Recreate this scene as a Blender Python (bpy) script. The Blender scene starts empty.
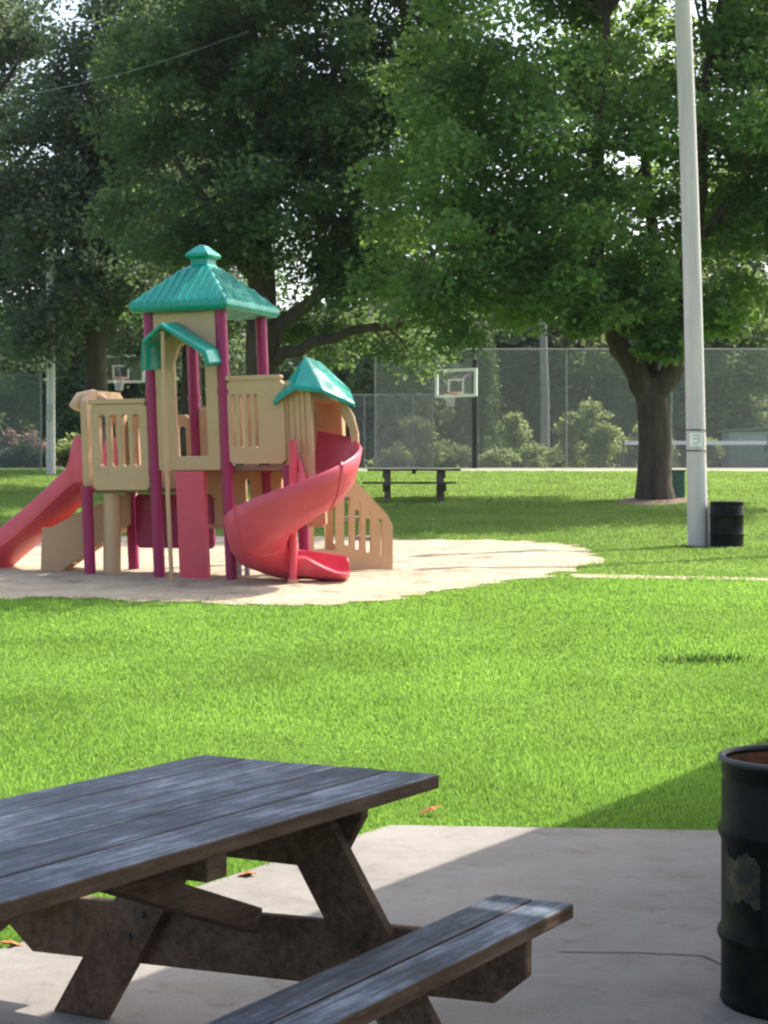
import bpy, bmesh, math, random
import numpy as np
from mathutils import Vector, Matrix
from mathutils.geometry import tessellate_polygon, delaunay_2d_cdt

R = math.radians
scene = bpy.context.scene
col = scene.collection

# ------------------------------------------------------------------ camera
EYE, F, CX, HY = 1.6, 1800.0, 384.0, 495.0
cam_d = bpy.data.cameras.new('camera')
cam = bpy.data.objects.new('camera', cam_d); col.objects.link(cam)
cam.location = (0, 0, EYE)
cam.rotation_euler = (R(90) - math.atan((512 - HY) / F), 0, 0)
cam_d.sensor_fit = 'VERTICAL'; cam_d.sensor_height = 36.0
cam_d.lens = F / 1024 * 36.0
cam_d.clip_start = 0.1; cam_d.clip_end = 2000
scene.camera = cam

# ------------------------------------------------------------------ light
SUN_AZ, SUN_EL = 50.0, 48.0          # azimuth from +Y towards +X
world = bpy.data.worlds.new('World'); scene.world = world
world.use_nodes = True
wn = world.node_tree.nodes; wl = world.node_tree.links
bg = wn['Background']; sky = wn.new('ShaderNodeTexSky')
sky.sky_type = 'NISHITA'; sky.sun_disc = False
sky.sun_elevation = R(SUN_EL); sky.sun_rotation = R(SUN_AZ)
sky.air_density = 1.0; sky.dust_density = 4.0; sky.ozone_density = 1.0
hsv = wn.new('ShaderNodeHueSaturation'); hsv.inputs['Saturation'].default_value = .85     # a hazy, whitish summer sky
wl.new(sky.outputs[0], hsv.inputs['Color']); wl.new(hsv.outputs[0], bg.inputs[0]); bg.inputs[1].default_value = 0.15
sun_d = bpy.data.lights.new('sun', 'SUN'); sun_d.energy = 3.4; sun_d.angle = R(0.4)
sun_d.color = (1.0, 0.94, 0.84)
sun = bpy.data.objects.new('sun', sun_d); col.objects.link(sun)
SUN = Vector((math.sin(R(SUN_AZ)) * math.cos(R(SUN_EL)), math.cos(R(SUN_AZ)) * math.cos(R(SUN_EL)), math.sin(R(SUN_EL))))
sun.rotation_euler = SUN.to_track_quat('Z', 'Y').to_euler()
sun.location = SUN * 60
HAZE = .00012          # density of the thin summer haze
vs = scene.view_settings
vs.view_transform = 'Standard'; vs.look = 'None'; vs.gamma = 1.0; vs.use_curve_mapping = False
vs.exposure = 1.25
try:
    scene.cycles.filter_width = 2.3
    scene.cycles.max_bounces = 8
    scene.cycles.transparent_max_bounces = 12
    scene.cycles.use_denoising = True
except Exception:
    pass

# ------------------------------------------------------------------ terrain height
_ty = np.arange(-30, 420, 0.25)
_tz = np.interp(_ty, [-30, 10.5, 14, 18, 22.5, 27, 31.5, 37, 43, 54, 66, 72, 110, 420],
                [-.03, -.03, .11, .29, .475, .59, .70, 1.08, 1.52, 2.1, 2.6, 2.6, 2.75, 2.75])
_k = np.ones(9) / 9
_tz2 = np.convolve(np.pad(_tz, 8, mode='edge'), np.convolve(_k, _k), mode='same')[8:-8]
_tz2[_ty < 9.2] = -.03
def gz(y):
    return float(np.interp(y, _ty, _tz2))
def ground(px, py):
    """world point of the ground seen at a pixel of the photograph"""
    lo, hi = 3.0, 400.0
    for y in np.arange(3.0, 400, 0.25):
        if EYE - gz(y) <= 0 and py > HY: pass
        if EYE + (HY - py) / F * y <= gz(y):
            hi = y; lo = y - .25; break
    for _ in range(30):
        m = (lo + hi) / 2
        if EYE + (HY - py) / F * m <= gz(m): hi = m
        else: lo = m
    y = (lo + hi) / 2
    return Vector(((px - CX) * y / F, y, gz(y)))
def at(px, py, Y):
    return Vector(((px - CX) * Y / F, Y, EYE + (HY - py) * Y / F))

# ------------------------------------------------------------------ materials
def new_mat(name):
    m = bpy.data.materials.new(name); m.use_nodes = True
    nt = m.node_tree
    return m, nt, nt.nodes, nt.links, nt.nodes['Principled BSDF']
def noise(N, L, scale, detail=4, rough=.6, coord='Object', stretch=None):
    tc = N.new('ShaderNodeTexCoord'); n = N.new('ShaderNodeTexNoise')
    n.inputs['Scale'].default_value = scale; n.inputs['Detail'].default_value = detail
    n.inputs['Roughness'].default_value = rough
    src = tc.outputs[coord]
    if stretch:
        mp = N.new('ShaderNodeMapping'); mp.inputs['Scale'].default_value = stretch
        if len(stretch) == 4:
            mp.inputs['Scale'].default_value = stretch[:3]; mp.inputs['Rotation'].default_value = (0, 0, stretch[3])
        L.new(src, mp.inputs[0]); src = mp.outputs[0]
    L.new(src, n.inputs['Vector'])
    return n
def ramp(N, L, src, stops):
    r = N.new('ShaderNodeValToRGB'); e = r.color_ramp.elements
    while len(e) < len(stops): e.new(.5)
    for i, (p, c) in enumerate(stops):
        e[i].position = p; e[i].color = (*c, 1) if len(c) == 3 else c
    L.new(src, r.inputs[0]); return r
def bump(N, L, b, src, strength=.3, dist=.01):
    bp = N.new('ShaderNodeBump'); bp.inputs['Strength'].default_value = strength; bp.inputs['Distance'].default_value = dist
    L.new(src, bp.inputs['Height']); L.new(bp.outputs[0], b.inputs['Normal']); return bp
def mul(c, k): return tuple(min(1, x * k) for x in c)
def simple(name, c, rough=.5, var=.18, scale=3.0, metal=0.0, spec=.5, bstr=0.0, bscale=60):
    m, nt, N, L, b = new_mat(name)
    n = noise(N, L, scale, 5, .65)
    r = ramp(N, L, n.outputs[0], [(.3, mul(c, 1 - var)), (.7, mul(c, 1 + var))])
    L.new(r.outputs[0], b.inputs['Base Color'])
    b.inputs['Roughness'].default_value = rough; b.inputs['Metallic'].default_value = metal
    b.inputs['Specular IOR Level'].default_value = spec
    if bstr:
        n2 = noise(N, L, bscale, 3); bump(N, L, b, n2.outputs[0], bstr, .004)
    return m
def plastic(name, c, rough=.42):
    """rotomoulded plastic with a faint sun-chalked, scuffed surface"""
    m, nt, N, L, b = new_mat(name)
    n = noise(N, L, 2.2, 6, .7)
    pale = tuple(x * .88 + .035 for x in c)
    r = ramp(N, L, n.outputs[0], [(.25, mul(c, .86)), (.6, c), (.85, pale)])
    L.new(r.outputs[0], b.inputs['Base Color'])
    n2 = noise(N, L, 14, 4); r2 = ramp(N, L, n2.outputs[0], [(.3, (rough - .08,) * 3), (.7, (rough + .16,) * 3)])
    L.new(r2.outputs[0], b.inputs['Roughness'])
    n3 = noise(N, L, 140, 2); bump(N, L, b, n3.outputs[0], .12, .003)
    return m
def leaf_mat(name, dark, light, trans, tw=.45, rnd=.5, big=1.15):
    m, nt, N, L, b = new_mat(name)
    g = N.new('ShaderNodeNewGeometry')
    n = noise(N, L, .55, 2, .5)
    mx = N.new('ShaderNodeMath'); mx.operation = 'MULTIPLY_ADD'
    L.new(g.outputs['Random Per Island'], mx.inputs[0]); mx.inputs[1].default_value = rnd
    sub = N.new('ShaderNodeMath'); sub.operation = 'MULTIPLY_ADD'; L.new(n.outputs[0], sub.inputs[0])
    sub.inputs[1].default_value = big; sub.inputs[2].default_value = .5 - big * .5 - rnd * .5
    L.new(sub.outputs[0], mx.inputs[2])
    r = ramp(N, L, mx.outputs[0], [(.1, dark), (.9, light)])
    L.new(r.outputs[0], b.inputs['Base Color']); b.inputs['Roughness'].default_value = .55
    b.inputs['Specular IOR Level'].default_value = .3
    t = N.new('ShaderNodeBsdfTranslucent')
    r2 = ramp(N, L, mx.outputs[0], [(.1, mul(trans, .6)), (.9, trans)])
    L.new(r2.outputs[0], t.inputs[0])
    mix = N.new('ShaderNodeMixShader'); mix.inputs[0].default_value = tw
    L.new(b.outputs[0], mix.inputs[1]); L.new(t.outputs[0], mix.inputs[2])
    L.new(mix.outputs[0], N['Material Output'].inputs[0])
    return m

M = {}
M['tan'] = plastic('tan_plastic', (.60, .38, .215))
M['red'] = plastic('red_plastic', (.72, .085, .13), .36)
M['maroon'] = plastic('maroon_post_paint', (.34, .014, .10), .38)
M['teal'] = plastic('teal_plastic', (.0, .30, .235), .28)
M['steel'] = simple('galvanised_steel', (.36, .37, .37), .5, .12, 8, .3)
M['greypipe'] = simple('dull_fence_pipe', (.22, .23, .22), .55, .15, 6, .3)
M['deck'] = simple('coated_deck_metal', (.23, .15, .13), .6, .2, 10)
M['greystep'] = simple('grey_step_rubber', (.30, .27, .27), .7, .15, 8)
M['white'] = simple('white_paint', (.78, .78, .76), .5, .06)
M['border'] = simple('backboard_white', (.88, .88, .87), .5, .03)
M['blackpaint'] = simple('black_paint', (.016, .018, .02), .4, .4, 9)
M['darksteel'] = simple('dark_steel', (.04, .042, .045), .5, .3, 6)
M['orange'] = simple('orange_rim_paint', (.45, .07, .05), .5)
M['rust'] = simple('rusty_steel', (.20, .08, .035), .85, .4, 14, bstr=.3)
M['boxgreen'] = simple('green_cabinet_paint', (.05, .12, .085), .5, .15)
M['bark'] = None
m, nt, N, L, b = new_mat('bark')
n = noise(N, L, 4.5, 8, .75, stretch=(1, 1, .22)); r = ramp(N, L, n.outputs[0], [(.3, (.024, .018, .014)), (.7, (.12, .088, .066))])
L.new(r.outputs[0], b.inputs['Base Color']); b.inputs['Roughness'].default_value = .95; bump(N, L, b, n.outputs[0], 1.0, .08); M['bark'] = m
m, nt, N, L, b = new_mat('weathered_pole')
n = noise(N, L, 5, 8, .7, stretch=(1.5, 1.5, .12)); r = ramp(N, L, n.outputs[0], [(.25, (.46, .41, .42)), (.75, (.69, .625, .64))])
L.new(r.outputs[0], b.inputs['Base Color']); b.inputs['Roughness'].default_value = .85; bump(N, L, b, n.outputs[0], .4, .01); M['pole'] = m
# lawn soil / turf under the blades
m, nt, N, L, b = new_mat('turf')
n = noise(N, L, .5, 8, .7); n2 = noise(N, L, 22, 6, .8, stretch=(1, .45, 1))
mx = N.new('ShaderNodeMath'); mx.operation = 'MULTIPLY_ADD'; mx.inputs[1].default_value = .5
L.new(n2.outputs[0], mx.inputs[0])
hv = N.new('ShaderNodeMath'); hv.operation = 'MULTIPLY'; hv.inputs[1].default_value = .5; L.new(n.outputs[0], hv.inputs[0]); L.new(hv.outputs[0], mx.inputs[2])
r = ramp(N, L, mx.outputs[0], [(.3, (.08, .15, .022)), (.5, (.14, .25, .036)), (.7, (.22, .32, .06))])
L.new(r.outputs[0], b.inputs['Base Color']); b.inputs['Roughness'].default_value = .95; b.inputs['Specular IOR Level'].default_value = .15
bump(N, L, b, n2.outputs[0], .8, .05); M['turf'] = m
M['dry_blade'] = leaf_mat('drier_grass_blade', (.085, .13, .03), (.21, .26, .075), (.33, .48, .115), .5, .3, 1.3)
M['blade'] = leaf_mat('grass_blade', (.068, .148, .022), (.18, .30, .055), (.365, .63, .10), .5, .16, 1.3)
# concrete
m, nt, N, L, b = new_mat('concrete')
n = noise(N, L, 1.1, 9, .75); n2 = noise(N, L, 90, 4, .7); n3 = noise(N, L, 5, 8, .8)
r = ramp(N, L, n.outputs[0], [(.28, (.175, .155, .135)), (.5, (.27, .247, .222)), (.72, (.33, .305, .28))])
r3 = ramp(N, L, n3.outputs[0], [(.34, (.72, .70, .68)), (.46, (1, 1, 1)), (.62, (1, 1, 1)), (.72, (.86, .84, .82))])
r4 = ramp(N, L, n2.outputs[0], [(.3, (.82, .82, .82)), (.6, (1.0, 1.0, 1.0))])
mxc = N.new('ShaderNodeMix'); mxc.data_type = 'RGBA'; mxc.blend_type = 'MULTIPLY'; mxc.inputs[0].default_value = 1
L.new(r.outputs[0], mxc.inputs[6]); L.new(r3.outputs[0], mxc.inputs[7])
mxd = N.new('ShaderNodeMix'); mxd.data_type = 'RGBA'; mxd.blend_type = 'MULTIPLY'; mxd.inputs[0].default_value = 1
L.new(mxc.outputs[2], mxd.inputs[6]); L.new(r4.outputs[0], mxd.inputs[7])
L.new(mxd.outputs[2], b.inputs['Base Color']); b.inputs['Roughness'].default_value = .9; bump(N, L, b, n2.outputs[0], .35, .006); M['concrete'] = m
m, nt, N, L, b = new_mat('play_sand')
n = noise(N, L, 1.6, 8, .7); n2 = noise(N, L, 5.5, 6, .7)
r = ramp(N, L, n.outputs[0], [(.28, (.25, .19, .13)), (.47, (.49, .40, .275)), (.72, (.66, .565, .41))])
L.new(r.outputs[0], b.inputs['Base Color']); b.inputs['Roughness'].default_value = .95; bump(N, L, b, n2.outputs[0], 1.0, .12); M['sand'] = m
M['mulch'] = simple('bare_earth_and_mulch', (.15, .10, .06), .95, .5, 9, bstr=1.0, bscale=12)
M['court'] = simple('court_asphalt', (.12, .12, .115), .9, .15, 3)
M['kerb'] = simple('pale_gravel', (.27, .27, .19), .95, .2, 1.5)
# weathered wood of the near table: planks painted long ago, grain along local X
def wood(name, c0, c1, c2, rough, bs=.5):
    m, nt, N, L, b = new_mat(name)
    n = noise(N, L, 3.0, 10, .72, stretch=(.9, 14, 14)); n2 = noise(N, L, 5, 9, .8, stretch=(.6, 1.6, 1.6))
    mx = N.new('ShaderNodeMath'); mx.operation = 'MULTIPLY_ADD'; mx.inputs[1].default_value = .55
    h = N.new('ShaderNodeMath'); h.operation = 'MULTIPLY'; h.inputs[1].default_value = .45
    L.new(n2.outputs[0], h.inputs[0]); L.new(n.outputs[0], mx.inputs[0]); L.new(h.outputs[0], mx.inputs[2])
    oi = N.new('ShaderNodeObjectInfo'); ad = N.new('ShaderNodeMath'); ad.operation = 'MULTIPLY_ADD'
    L.new(oi.outputs['Random'], ad.inputs[0]); ad.inputs[1].default_value = .09; ad.inputs[2].default_value = -.045
    n4 = noise(N, L, 1.7, 7, .75, stretch=(.8, 1.5, 1.5)); a4 = N.new('ShaderNodeMath'); a4.operation = 'MULTIPLY_ADD'
    L.new(n4.outputs[0], a4.inputs[0]); a4.inputs[1].default_value = .45; a4.inputs[2].default_value = -.225
    s1 = N.new('ShaderNodeMath'); L.new(mx.outputs[0], s1.inputs[0]); L.new(ad.outputs[0], s1.inputs[1])
    s2 = N.new('ShaderNodeMath'); L.new(s1.outputs[0], s2.inputs[0]); L.new(a4.outputs[0], s2.inputs[1])
    r = ramp(N, L, s2.outputs[0], [(.36, c0), (.5, c1), (.66, c2)])
    L.new(r.outputs[0], b.inputs['Base Color']); b.inputs['Roughness'].default_value = rough; b.inputs['Specular IOR Level'].default_value = .18
    bump(N, L, b, n.outputs[0], bs, .012); return m
M['wood_top'] = wood('weathered_grey_board', (.016, .024, .038), (.088, .113, .155), (.38, .43, .51), .5)
M['wood_frame'] = wood('brown_stained_timber', (.055, .033, .023), (.135, .082, .058), (.23, .155, .115), .75)
M['wood_far'] = wood('dark_stained_timber', (.05, .04, .03), (.10, .08, .06), (.2, .17, .13), .7)
# drum paint
m, nt, N, L, b = new_mat('black_drum_paint')
n = noise(N, L, 4.5, 8, .75); r = ramp(N, L, n.outputs[0], [(.45, (.006, .008, .009)), (.62, (.016, .02, .014)), (.78, (.09, .045, .02))])
L.new(r.outputs[0], b.inputs['Base Color']); b.inputs['Roughness'].default_value = .42; b.inputs['Specular IOR Level'].default_value = .08; bump(N, L, b, n.outputs[0], .15, .01); M['drum'] = m
m, nt, N, L, b = new_mat('worn_yellow_decal')
n = noise(N, L, 11, 8, .8); r = ramp(N, L, n.outputs[0], [(.46, (.008, .010, .009)), (.56, (.06, .05, .025)), (.74, (.22, .17, .08))])
L.new(r.outputs[0], b.inputs['Base Color']); b.inputs['Roughness'].default_value = .6; M['decal'] = m
# chain link: real diamond pattern from a UV in metres
def chain(name, pitch, w, c):
    m, nt, N, L, b = new_mat(name)
    uv = N.new('ShaderNodeUVMap'); sp = N.new('ShaderNodeSeparateXYZ'); L.new(uv.outputs[0], sp.inputs[0])
    def diag(op):
        a = N.new('ShaderNodeMath'); a.operation = op; L.new(sp.outputs[0], a.inputs[0]); L.new(sp.outputs[1], a.inputs[1])
        d = N.new('ShaderNodeMath'); d.operation = 'DIVIDE'; d.inputs[1].default_value = pitch; L.new(a.outputs[0], d.inputs[0])
        f = N.new('ShaderNodeMath'); f.operation = 'FRACT'; L.new(d.outputs[0], f.inputs[0])
        l = N.new('ShaderNodeMath'); l.operation = 'LESS_THAN'; l.inputs[1].default_value = w; L.new(f.outputs[0], l.inputs[0]); return l
    a, d = diag('ADD'), diag('SUBTRACT')
    mxx = N.new('ShaderNodeMath'); mxx.operation = 'MAXIMUM'; L.new(a.outputs[0], mxx.inputs[0]); L.new(d.outputs[0], mxx.inputs[1])
    b.inputs['Base Color'].default_value = (*c, 1); b.inputs['Roughness'].default_value = .6
    t = N.new('ShaderNodeBsdfTransparent'); mix = N.new('ShaderNodeMixShader')
    L.new(mxx.outputs[0], mix.inputs[0]); L.new(t.outputs[0], mix.inputs[1]); L.new(b.outputs[0], mix.inputs[2])
    L.new(mix.outputs[0], N['Material Output'].inputs[0]); return m
M['chain'] = chain('chain_link_wire', .07, .15, (.36, .38, .36))
M['screen'] = chain('wind_screen_weave', .03, .27, (.075, .08, .077))
M['netcord'] = chain('net_cord', .10, .16, (.75, .75, .75))
M['tennisnet'] = chain('tennis_net_cord', .06, .3, (.02, .02, .022))
m, nt, N, L, b = new_mat('clear_backboard')
b.inputs['Base Color'].default_value = (.9, .95, .95, 1); b.inputs['Roughness'].default_value = .1
t = N.new('ShaderNodeBsdfTransparent'); mix = N.new('ShaderNodeMixShader'); mix.inputs[0].default_value = .04
L.new(t.outputs[0], mix.inputs[1]); L.new(b.outputs[0], mix.inputs[2]); L.new(mix.outputs[0], N['Material Output'].inputs[0]); M['glass'] = m
M['leaf_maple'] = leaf_mat('maple_leaf', (.036, .095, .036), (.10, .20, .062), (.38, .58, .13), .5)
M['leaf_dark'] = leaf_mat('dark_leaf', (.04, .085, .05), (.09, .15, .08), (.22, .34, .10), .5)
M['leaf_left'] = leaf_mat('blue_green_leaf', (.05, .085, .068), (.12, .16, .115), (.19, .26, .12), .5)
M['leaf_wood'] = leaf_mat('woodland_leaf', (.05, .09, .055), (.14, .18, .09), (.26, .34, .12), .5)
M['leaf_bush'] = leaf_mat('sunny_shrub_leaf', (.13, .18, .07), (.29, .33, .14), (.42, .5, .17), .5)
M['leaf_conifer'] = leaf_mat('arborvitae_spray', (.05, .09, .035), (.13, .18, .075), (.14, .2, .06), .35)
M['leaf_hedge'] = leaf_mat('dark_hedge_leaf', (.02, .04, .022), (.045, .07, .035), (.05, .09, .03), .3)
M['petal'] = leaf_mat('pink_blossom', (.16, .11, .09), (.36, .25, .22), (.3, .2, .16), .4)
M['autumn'] = simple('orange_dry_leaf', (.42, .14, .03), .7, .3, 20)
M['siding'] = simple('pale_shed_siding', (.30, .32, .36), .7, .08)
M['roofing'] = simple('grey_roofing', (.12, .12, .13), .9, .2)

# ------------------------------------------------------------------ mesh builder
class MB:
    def __init__(s): s.v = []; s.f = []; s.uv = None
    def add(s, vs, fs):
        o = len(s.v); s.v += [tuple(v) for v in vs]; s.f += [tuple(i + o for i in f) for f in fs]; return s
    def frame_box(s, o, ax, ay, az):
        """box from corner-centre o with half vectors"""
        o, ax, ay, az = map(Vector, (o, ax, ay, az))
        vs = [o + ax * i + ay * j + az * k for k in (-1, 1) for j in (-1, 1) for i in (-1, 1)]
        return s.add(vs, [(0, 2, 3, 1), (4, 5, 7, 6), (0, 1, 5, 4), (2, 6, 7, 3), (0, 4, 6, 2), (1, 3, 7, 5)])
    def box(s, c, size):
        x, y, z = size
        return s.frame_box(c, (x / 2, 0, 0), (0, y / 2, 0), (0, 0, z / 2))
    def bar(s, p, q, w, h, up=(0, 0, 1)):
        p, q = Vector(p), Vector(q); d = (q - p); side = d.cross(Vector(up)).normalized(); u = side.cross(d).normalized()
        return s.frame_box((p + q) / 2, d / 2, side * w / 2, u * h / 2)
    def tube(s, pts, rad, n=10, caps=True):
        pts = [Vector(p) for p in pts]
        if not hasattr(rad, '__len__'): rad = [rad] * len(pts)
        rings = []; prev = None; o = len(s.v); vs = []
        for i, p in enumerate(pts):
            d = (pts[min(i + 1, len(pts) - 1)] - pts[max(i - 1, 0)]).normalized()
            if prev is None:
                a = d.cross(Vector((0, 0, 1)))
                if a.length < .05: a = d.cross(Vector((1, 0, 0)))
                a.normalize()
            else:
                a = (prev - d * prev.dot(d)).normalized()
            prev = a; b = d.cross(a)
            vs += [p + (a * math.cos(2 * math.pi * k / n) + b * math.sin(2 * math.pi * k / n)) * rad[i] for k in range(n)]
        fs = []
        for i in range(len(pts) - 1):
            for k in range(n):
                k2 = (k + 1) % n
                fs.append((i * n + k, i * n + k2, (i + 1) * n + k2, (i + 1) * n + k))
        if caps:
            fs.append(tuple(range(n))[::-1]); fs.append(tuple((len(pts) - 1) * n + k for k in range(n)))
        return s.add(vs, fs)
    def lathe(s, c, prof, n=40):
        c = Vector(c); vs = []; fs = []
        for r, z in prof:
            vs += [c + Vector((r * math.cos(2 * math.pi * k / n), r * math.sin(2 * math.pi * k / n), z)) for k in range(n)]
        for i in range(len(prof) - 1):
            for k in range(n):
                k2 = (k + 1) % n
                fs.append((i * n + k, i * n + k2, (i + 1) * n + k2, (i + 1) * n + k))
        return s.add(vs, fs)
    def plate(s, outer, holes, fn, thick):
        """flat board with holes; fn(s, t, k) maps board coordinates to space"""
        loops = [outer] + list(holes)
        flat = [p for l in loops for p in l]
        tri = tessellate_polygon([[Vector((p[0], p[1], 0)) for p in l] for l in loops])
        n = len(flat)
        vs = [fn(p[0], p[1], 0) for p in flat] + [fn(p[0], p[1], thick) for p in flat]
        fs = [tuple(t) for t in tri] + [tuple(n + i for i in reversed(t)) for t in tri]
        o = 0
        for l in loops:
            m_ = len(l)
            for i in range(m_):
                j = (i + 1) % m_
                fs.append((o + i, o + j, n + o + j, n + o + i))
            o += m_
        return s.add(vs, fs)
    def build(s, name, mat, parent=None, smooth=False, bevel=0, angle=40, loc=None):
        me = bpy.data.meshes.new(name)
        off = Vector((0, 0, 0))
        if parent is not None: off = world_loc(parent)
        elif loc is not None: off = Vector(loc)
        me.from_pydata([tuple(Vector(v) - off) for v in s.v], [], s.f)
        bm = bmesh.new(); bm.from_mesh(me)
        bmesh.ops.recalc_face_normals(bm, faces=bm.faces); bm.to_mesh(me); bm.free()
        me.materials.append(mat)
        if smooth:
            for p in me.polygons: p.use_smooth = True
            me.set_sharp_from_angle(angle=R(angle))
        o = bpy.data.objects.new(name, me); col.objects.link(o)
        if parent is not None: o.parent = parent
        elif loc is not None: o.location = loc
        if bevel:
            bv = o.modifiers.new('edge', 'BEVEL'); bv.width = bevel; bv.segments = 2; bv.limit_method = 'ANGLE'; bv.angle_limit = R(40)
        return o
def world_loc(o):
    v = Vector(o.location)
    while o.parent: o = o.parent; v += Vector(o.location)
    return v
def tag(o, label=None, cat=None, group=None, kind=None):
    if label: o['label'] = label
    if cat: o['category'] = cat
    if group: o['group'] = group
    if kind: o['kind'] = kind
    return o
def empty(name, loc, label, cat, group=None):
    o = bpy.data.objects.new(name, None); col.objects.link(o); o.location = loc
    o.empty_display_size = .2
    return tag(o, label, cat, group)
def copy_tree(o, parent=None):
    c = o.copy(); col.objects.link(c)
    if parent is not None: c.parent = parent
    for ch in list(o.children): copy_tree(ch, c)
    return c
def structure(o): o['kind'] = 'structure'; return o

# ------------------------------------------------------------------ ground
ys = np.concatenate([np.arange(-30, 8, 2.0), np.arange(8, 48, .5), np.arange(48, 80, 1.0), np.arange(80, 421, 20.0)])
xs = np.concatenate([np.arange(-260, -24, 24.0), np.arange(-20, 21, 1.0), np.arange(24, 261, 24.0)])
mb = MB()
nx = len(xs)
mb.v = [(float(x), float(y), gz(y)) for y in ys for x in xs]
mb.f = [(j * nx + i, j * nx + i + 1, (j + 1) * nx + i + 1, (j + 1) * nx + i) for j in range(len(ys) - 1) for i in range(nx - 1)]
structure(mb.build('lawn', M['turf'], smooth=True))

from mathutils import noise as mnoise
def sheet(name, poly, mat, lift, step=.5, relief=0):
    """a sheet that follows the terrain"""
    P = [Vector((p[0], p[1])) for p in poly]
    edges = [(i, (i + 1) % len(P)) for i in range(len(P))]
    x0, x1 = min(p.x for p in P), max(p.x for p in P); y0, y1 = min(p.y for p in P), max(p.y for p in P)
    extra = [Vector((x, y)) for y in np.arange(y0 + step / 2, y1, step) for x in np.arange(x0 + step / 2, x1, step * 2) if inside(poly, x, y)]
    v, e, f, *_ = delaunay_2d_cdt(P + extra, edges, [], 1, 1e-5)
    def edge(p):      # metres to the outline, so that the sand thins out to nothing there
        d = 9.0
        for i, a in enumerate(P):
            c = P[(i + 1) % len(P)]; ac = c - a; t = max(0, min(1, (p - a).dot(ac) / max(1e-9, ac.dot(ac)))); d = min(d, (p - a - ac * t).length)
        return min(1, max(0, d - .05) / .9)
    b = MB(); b.v = [(p.x, p.y, gz(p.y) + lift + (edge(p) * (relief * (.5 + .5 * mnoise.noise(Vector((p.x * 1.6, p.y * 1.6, 3)))) + relief * .5 * (.5 + .5 * mnoise.noise(Vector((p.x * 5, p.y * 5, 8))))) if relief else 0)) for k, p in enumerate(v)]; b.f = [tuple(t) for t in f]
    return structure(b.build(name, mat, smooth=True))
def inside(poly, x, y):
    c = False; n = len(poly); j = n - 1
    for i in range(n):
        xi, yi = poly[i][0], poly[i][1]; xj, yj = poly[j][0], poly[j][1]
        if (yi > y) != (yj > y) and x < (xj - xi) * (y - yi) / (yj - yi) + xi: c = not c
        j = i
    return c
rng = random.Random(4)
def wobble(pts, amp, n=8):
    out = []
    for i, p in enumerate(pts):
        q = pts[(i + 1) % len(pts)]
        for k in range(n):
            t = k / n
            a = amp if k else amp * .4
            out.append(Vector((p[0] + (q[0] - p[0]) * t + rng.uniform(-a, a), p[1] + (q[1] - p[1]) * t + rng.uniform(-a, a))))
    return out
sand_px = [(-90, 601), (60, 599), (150, 602), (250, 605), (330, 606), (385, 602), (450, 590), (520, 581), (580, 571), (600, 558), (575, 546), (520, 541), (420, 540), (330, 537), (150, 537), (-90, 537)]
sand_poly = wobble([ground(*p) for p in sand_px], .20)
sheet('play_sand', sand_poly, M['sand'], .012, .16, .08)
d_tuft = [ground(612, 504), ground(645, 506.5), ground(688, 503), ground(694, 498), ground(660, 496), ground(625, 498)]
sheet('bare_earth', wobble(d_tuft, .12, 5), M['mulch'], .012)
pa, pb = ground(575, 578), ground(900, 584)
track_poly = [Vector((pa.x, pa.y)), Vector((pb.x, pb.y)), Vector((pb.x, pb.y + .45)), Vector((pa.x, pa.y + .7))]
sheet('worn_path', wobble(track_poly, .04, 10), M['sand'], .008, .3)

# patio
D = Vector((.5, .866, 0)); E = Vector((.866, -.5, 0))       # along the shelter / across it
A = Vector((.029, 8.73, 0))
far = Vector((1.83, 8.57, 0)); fd = (far - A).normalized()
patio = [A, A + fd * 6.5, A + fd * 6.5 - D * 16, A - D * 14]
mb = MB().plate([(p.x, p.y) for p in patio], [], lambda s, t, k: Vector((s, t, -k)), .12)
structure(mb.build('patio', M['concrete'], bevel=.012))
# the hairline joint in the slab
crack = [ground(560, 962), ground(640, 963), ground(704, 966), ground(728, 978), ground(800, 984)]
mb = MB()
for p, q in zip(crack, crack[1:]):
    p = Vector((p.x, p.y, .003)); q = Vector((q.x, q.y, .003)); w = (q - p).normalized().cross(Vector((0, 0, 1))) * .0045
    mb.add([p - w, q - w, q + w, p + w], [(0, 1, 2, 3)])
M['joint'] = simple('dark_joint_filler', (.05, .048, .045), .95)
structure(mb.build('patio_joint', M['joint']))

# court behind the fence
cb = ground(400, 469).y
mb = MB().add([(-40, 66, gz(66) + .02), (60, 66, gz(66) + .02), (60, 78, gz(78) + .02), (-40, 78, gz(78) + .02)], [(0, 1, 2, 3)])
structure(mb.build('court', M['court']))
strip = [Vector((x, y)) for x, y in [(-4, 61.0), (40, 61.0), (40, 66.3), (-4, 66.3)]]
sheet('gravel_strip', wobble(strip, .1, 20), M['kerb'], .012, 1.0)

# ------------------------------------------------------------------ shelter (its roof shades the table; outside the frame)
EL = math.tan(R(SUN_EL)); SH = Vector((SUN.x, SUN.y, 0)) / SUN.z
roof_z = 4.4
def up_sun(p, z): return p + SH * (z - p.z) + Vector((0, 0, z - p.z))
edge0 = up_sun(Vector((.004, 7.33, 0)), roof_z)
def RF(a, c, z=roof_z): return Vector((edge0.x, edge0.y, 0)) + D * a + E * c + Vector((0, 0, z))
shelter = empty('picnic_shelter', RF(-3, 4, 0), 'open picnic shelter with flat roof shading the patio', 'shelter')
slit_c = up_sun(at(512, 909, 5.02), roof_z)
sa = (slit_c - RF(0, 0)).dot(D); sc = (slit_c - RF(0, 0)).dot(E)
hole = [(sa - .065, sc - .17), (sa + .065, sc - .17), (sa + .065, sc + .17), (sa - .065, sc + .17)]  # slot added in the roof to drop a strip of sun on the bench end
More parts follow.
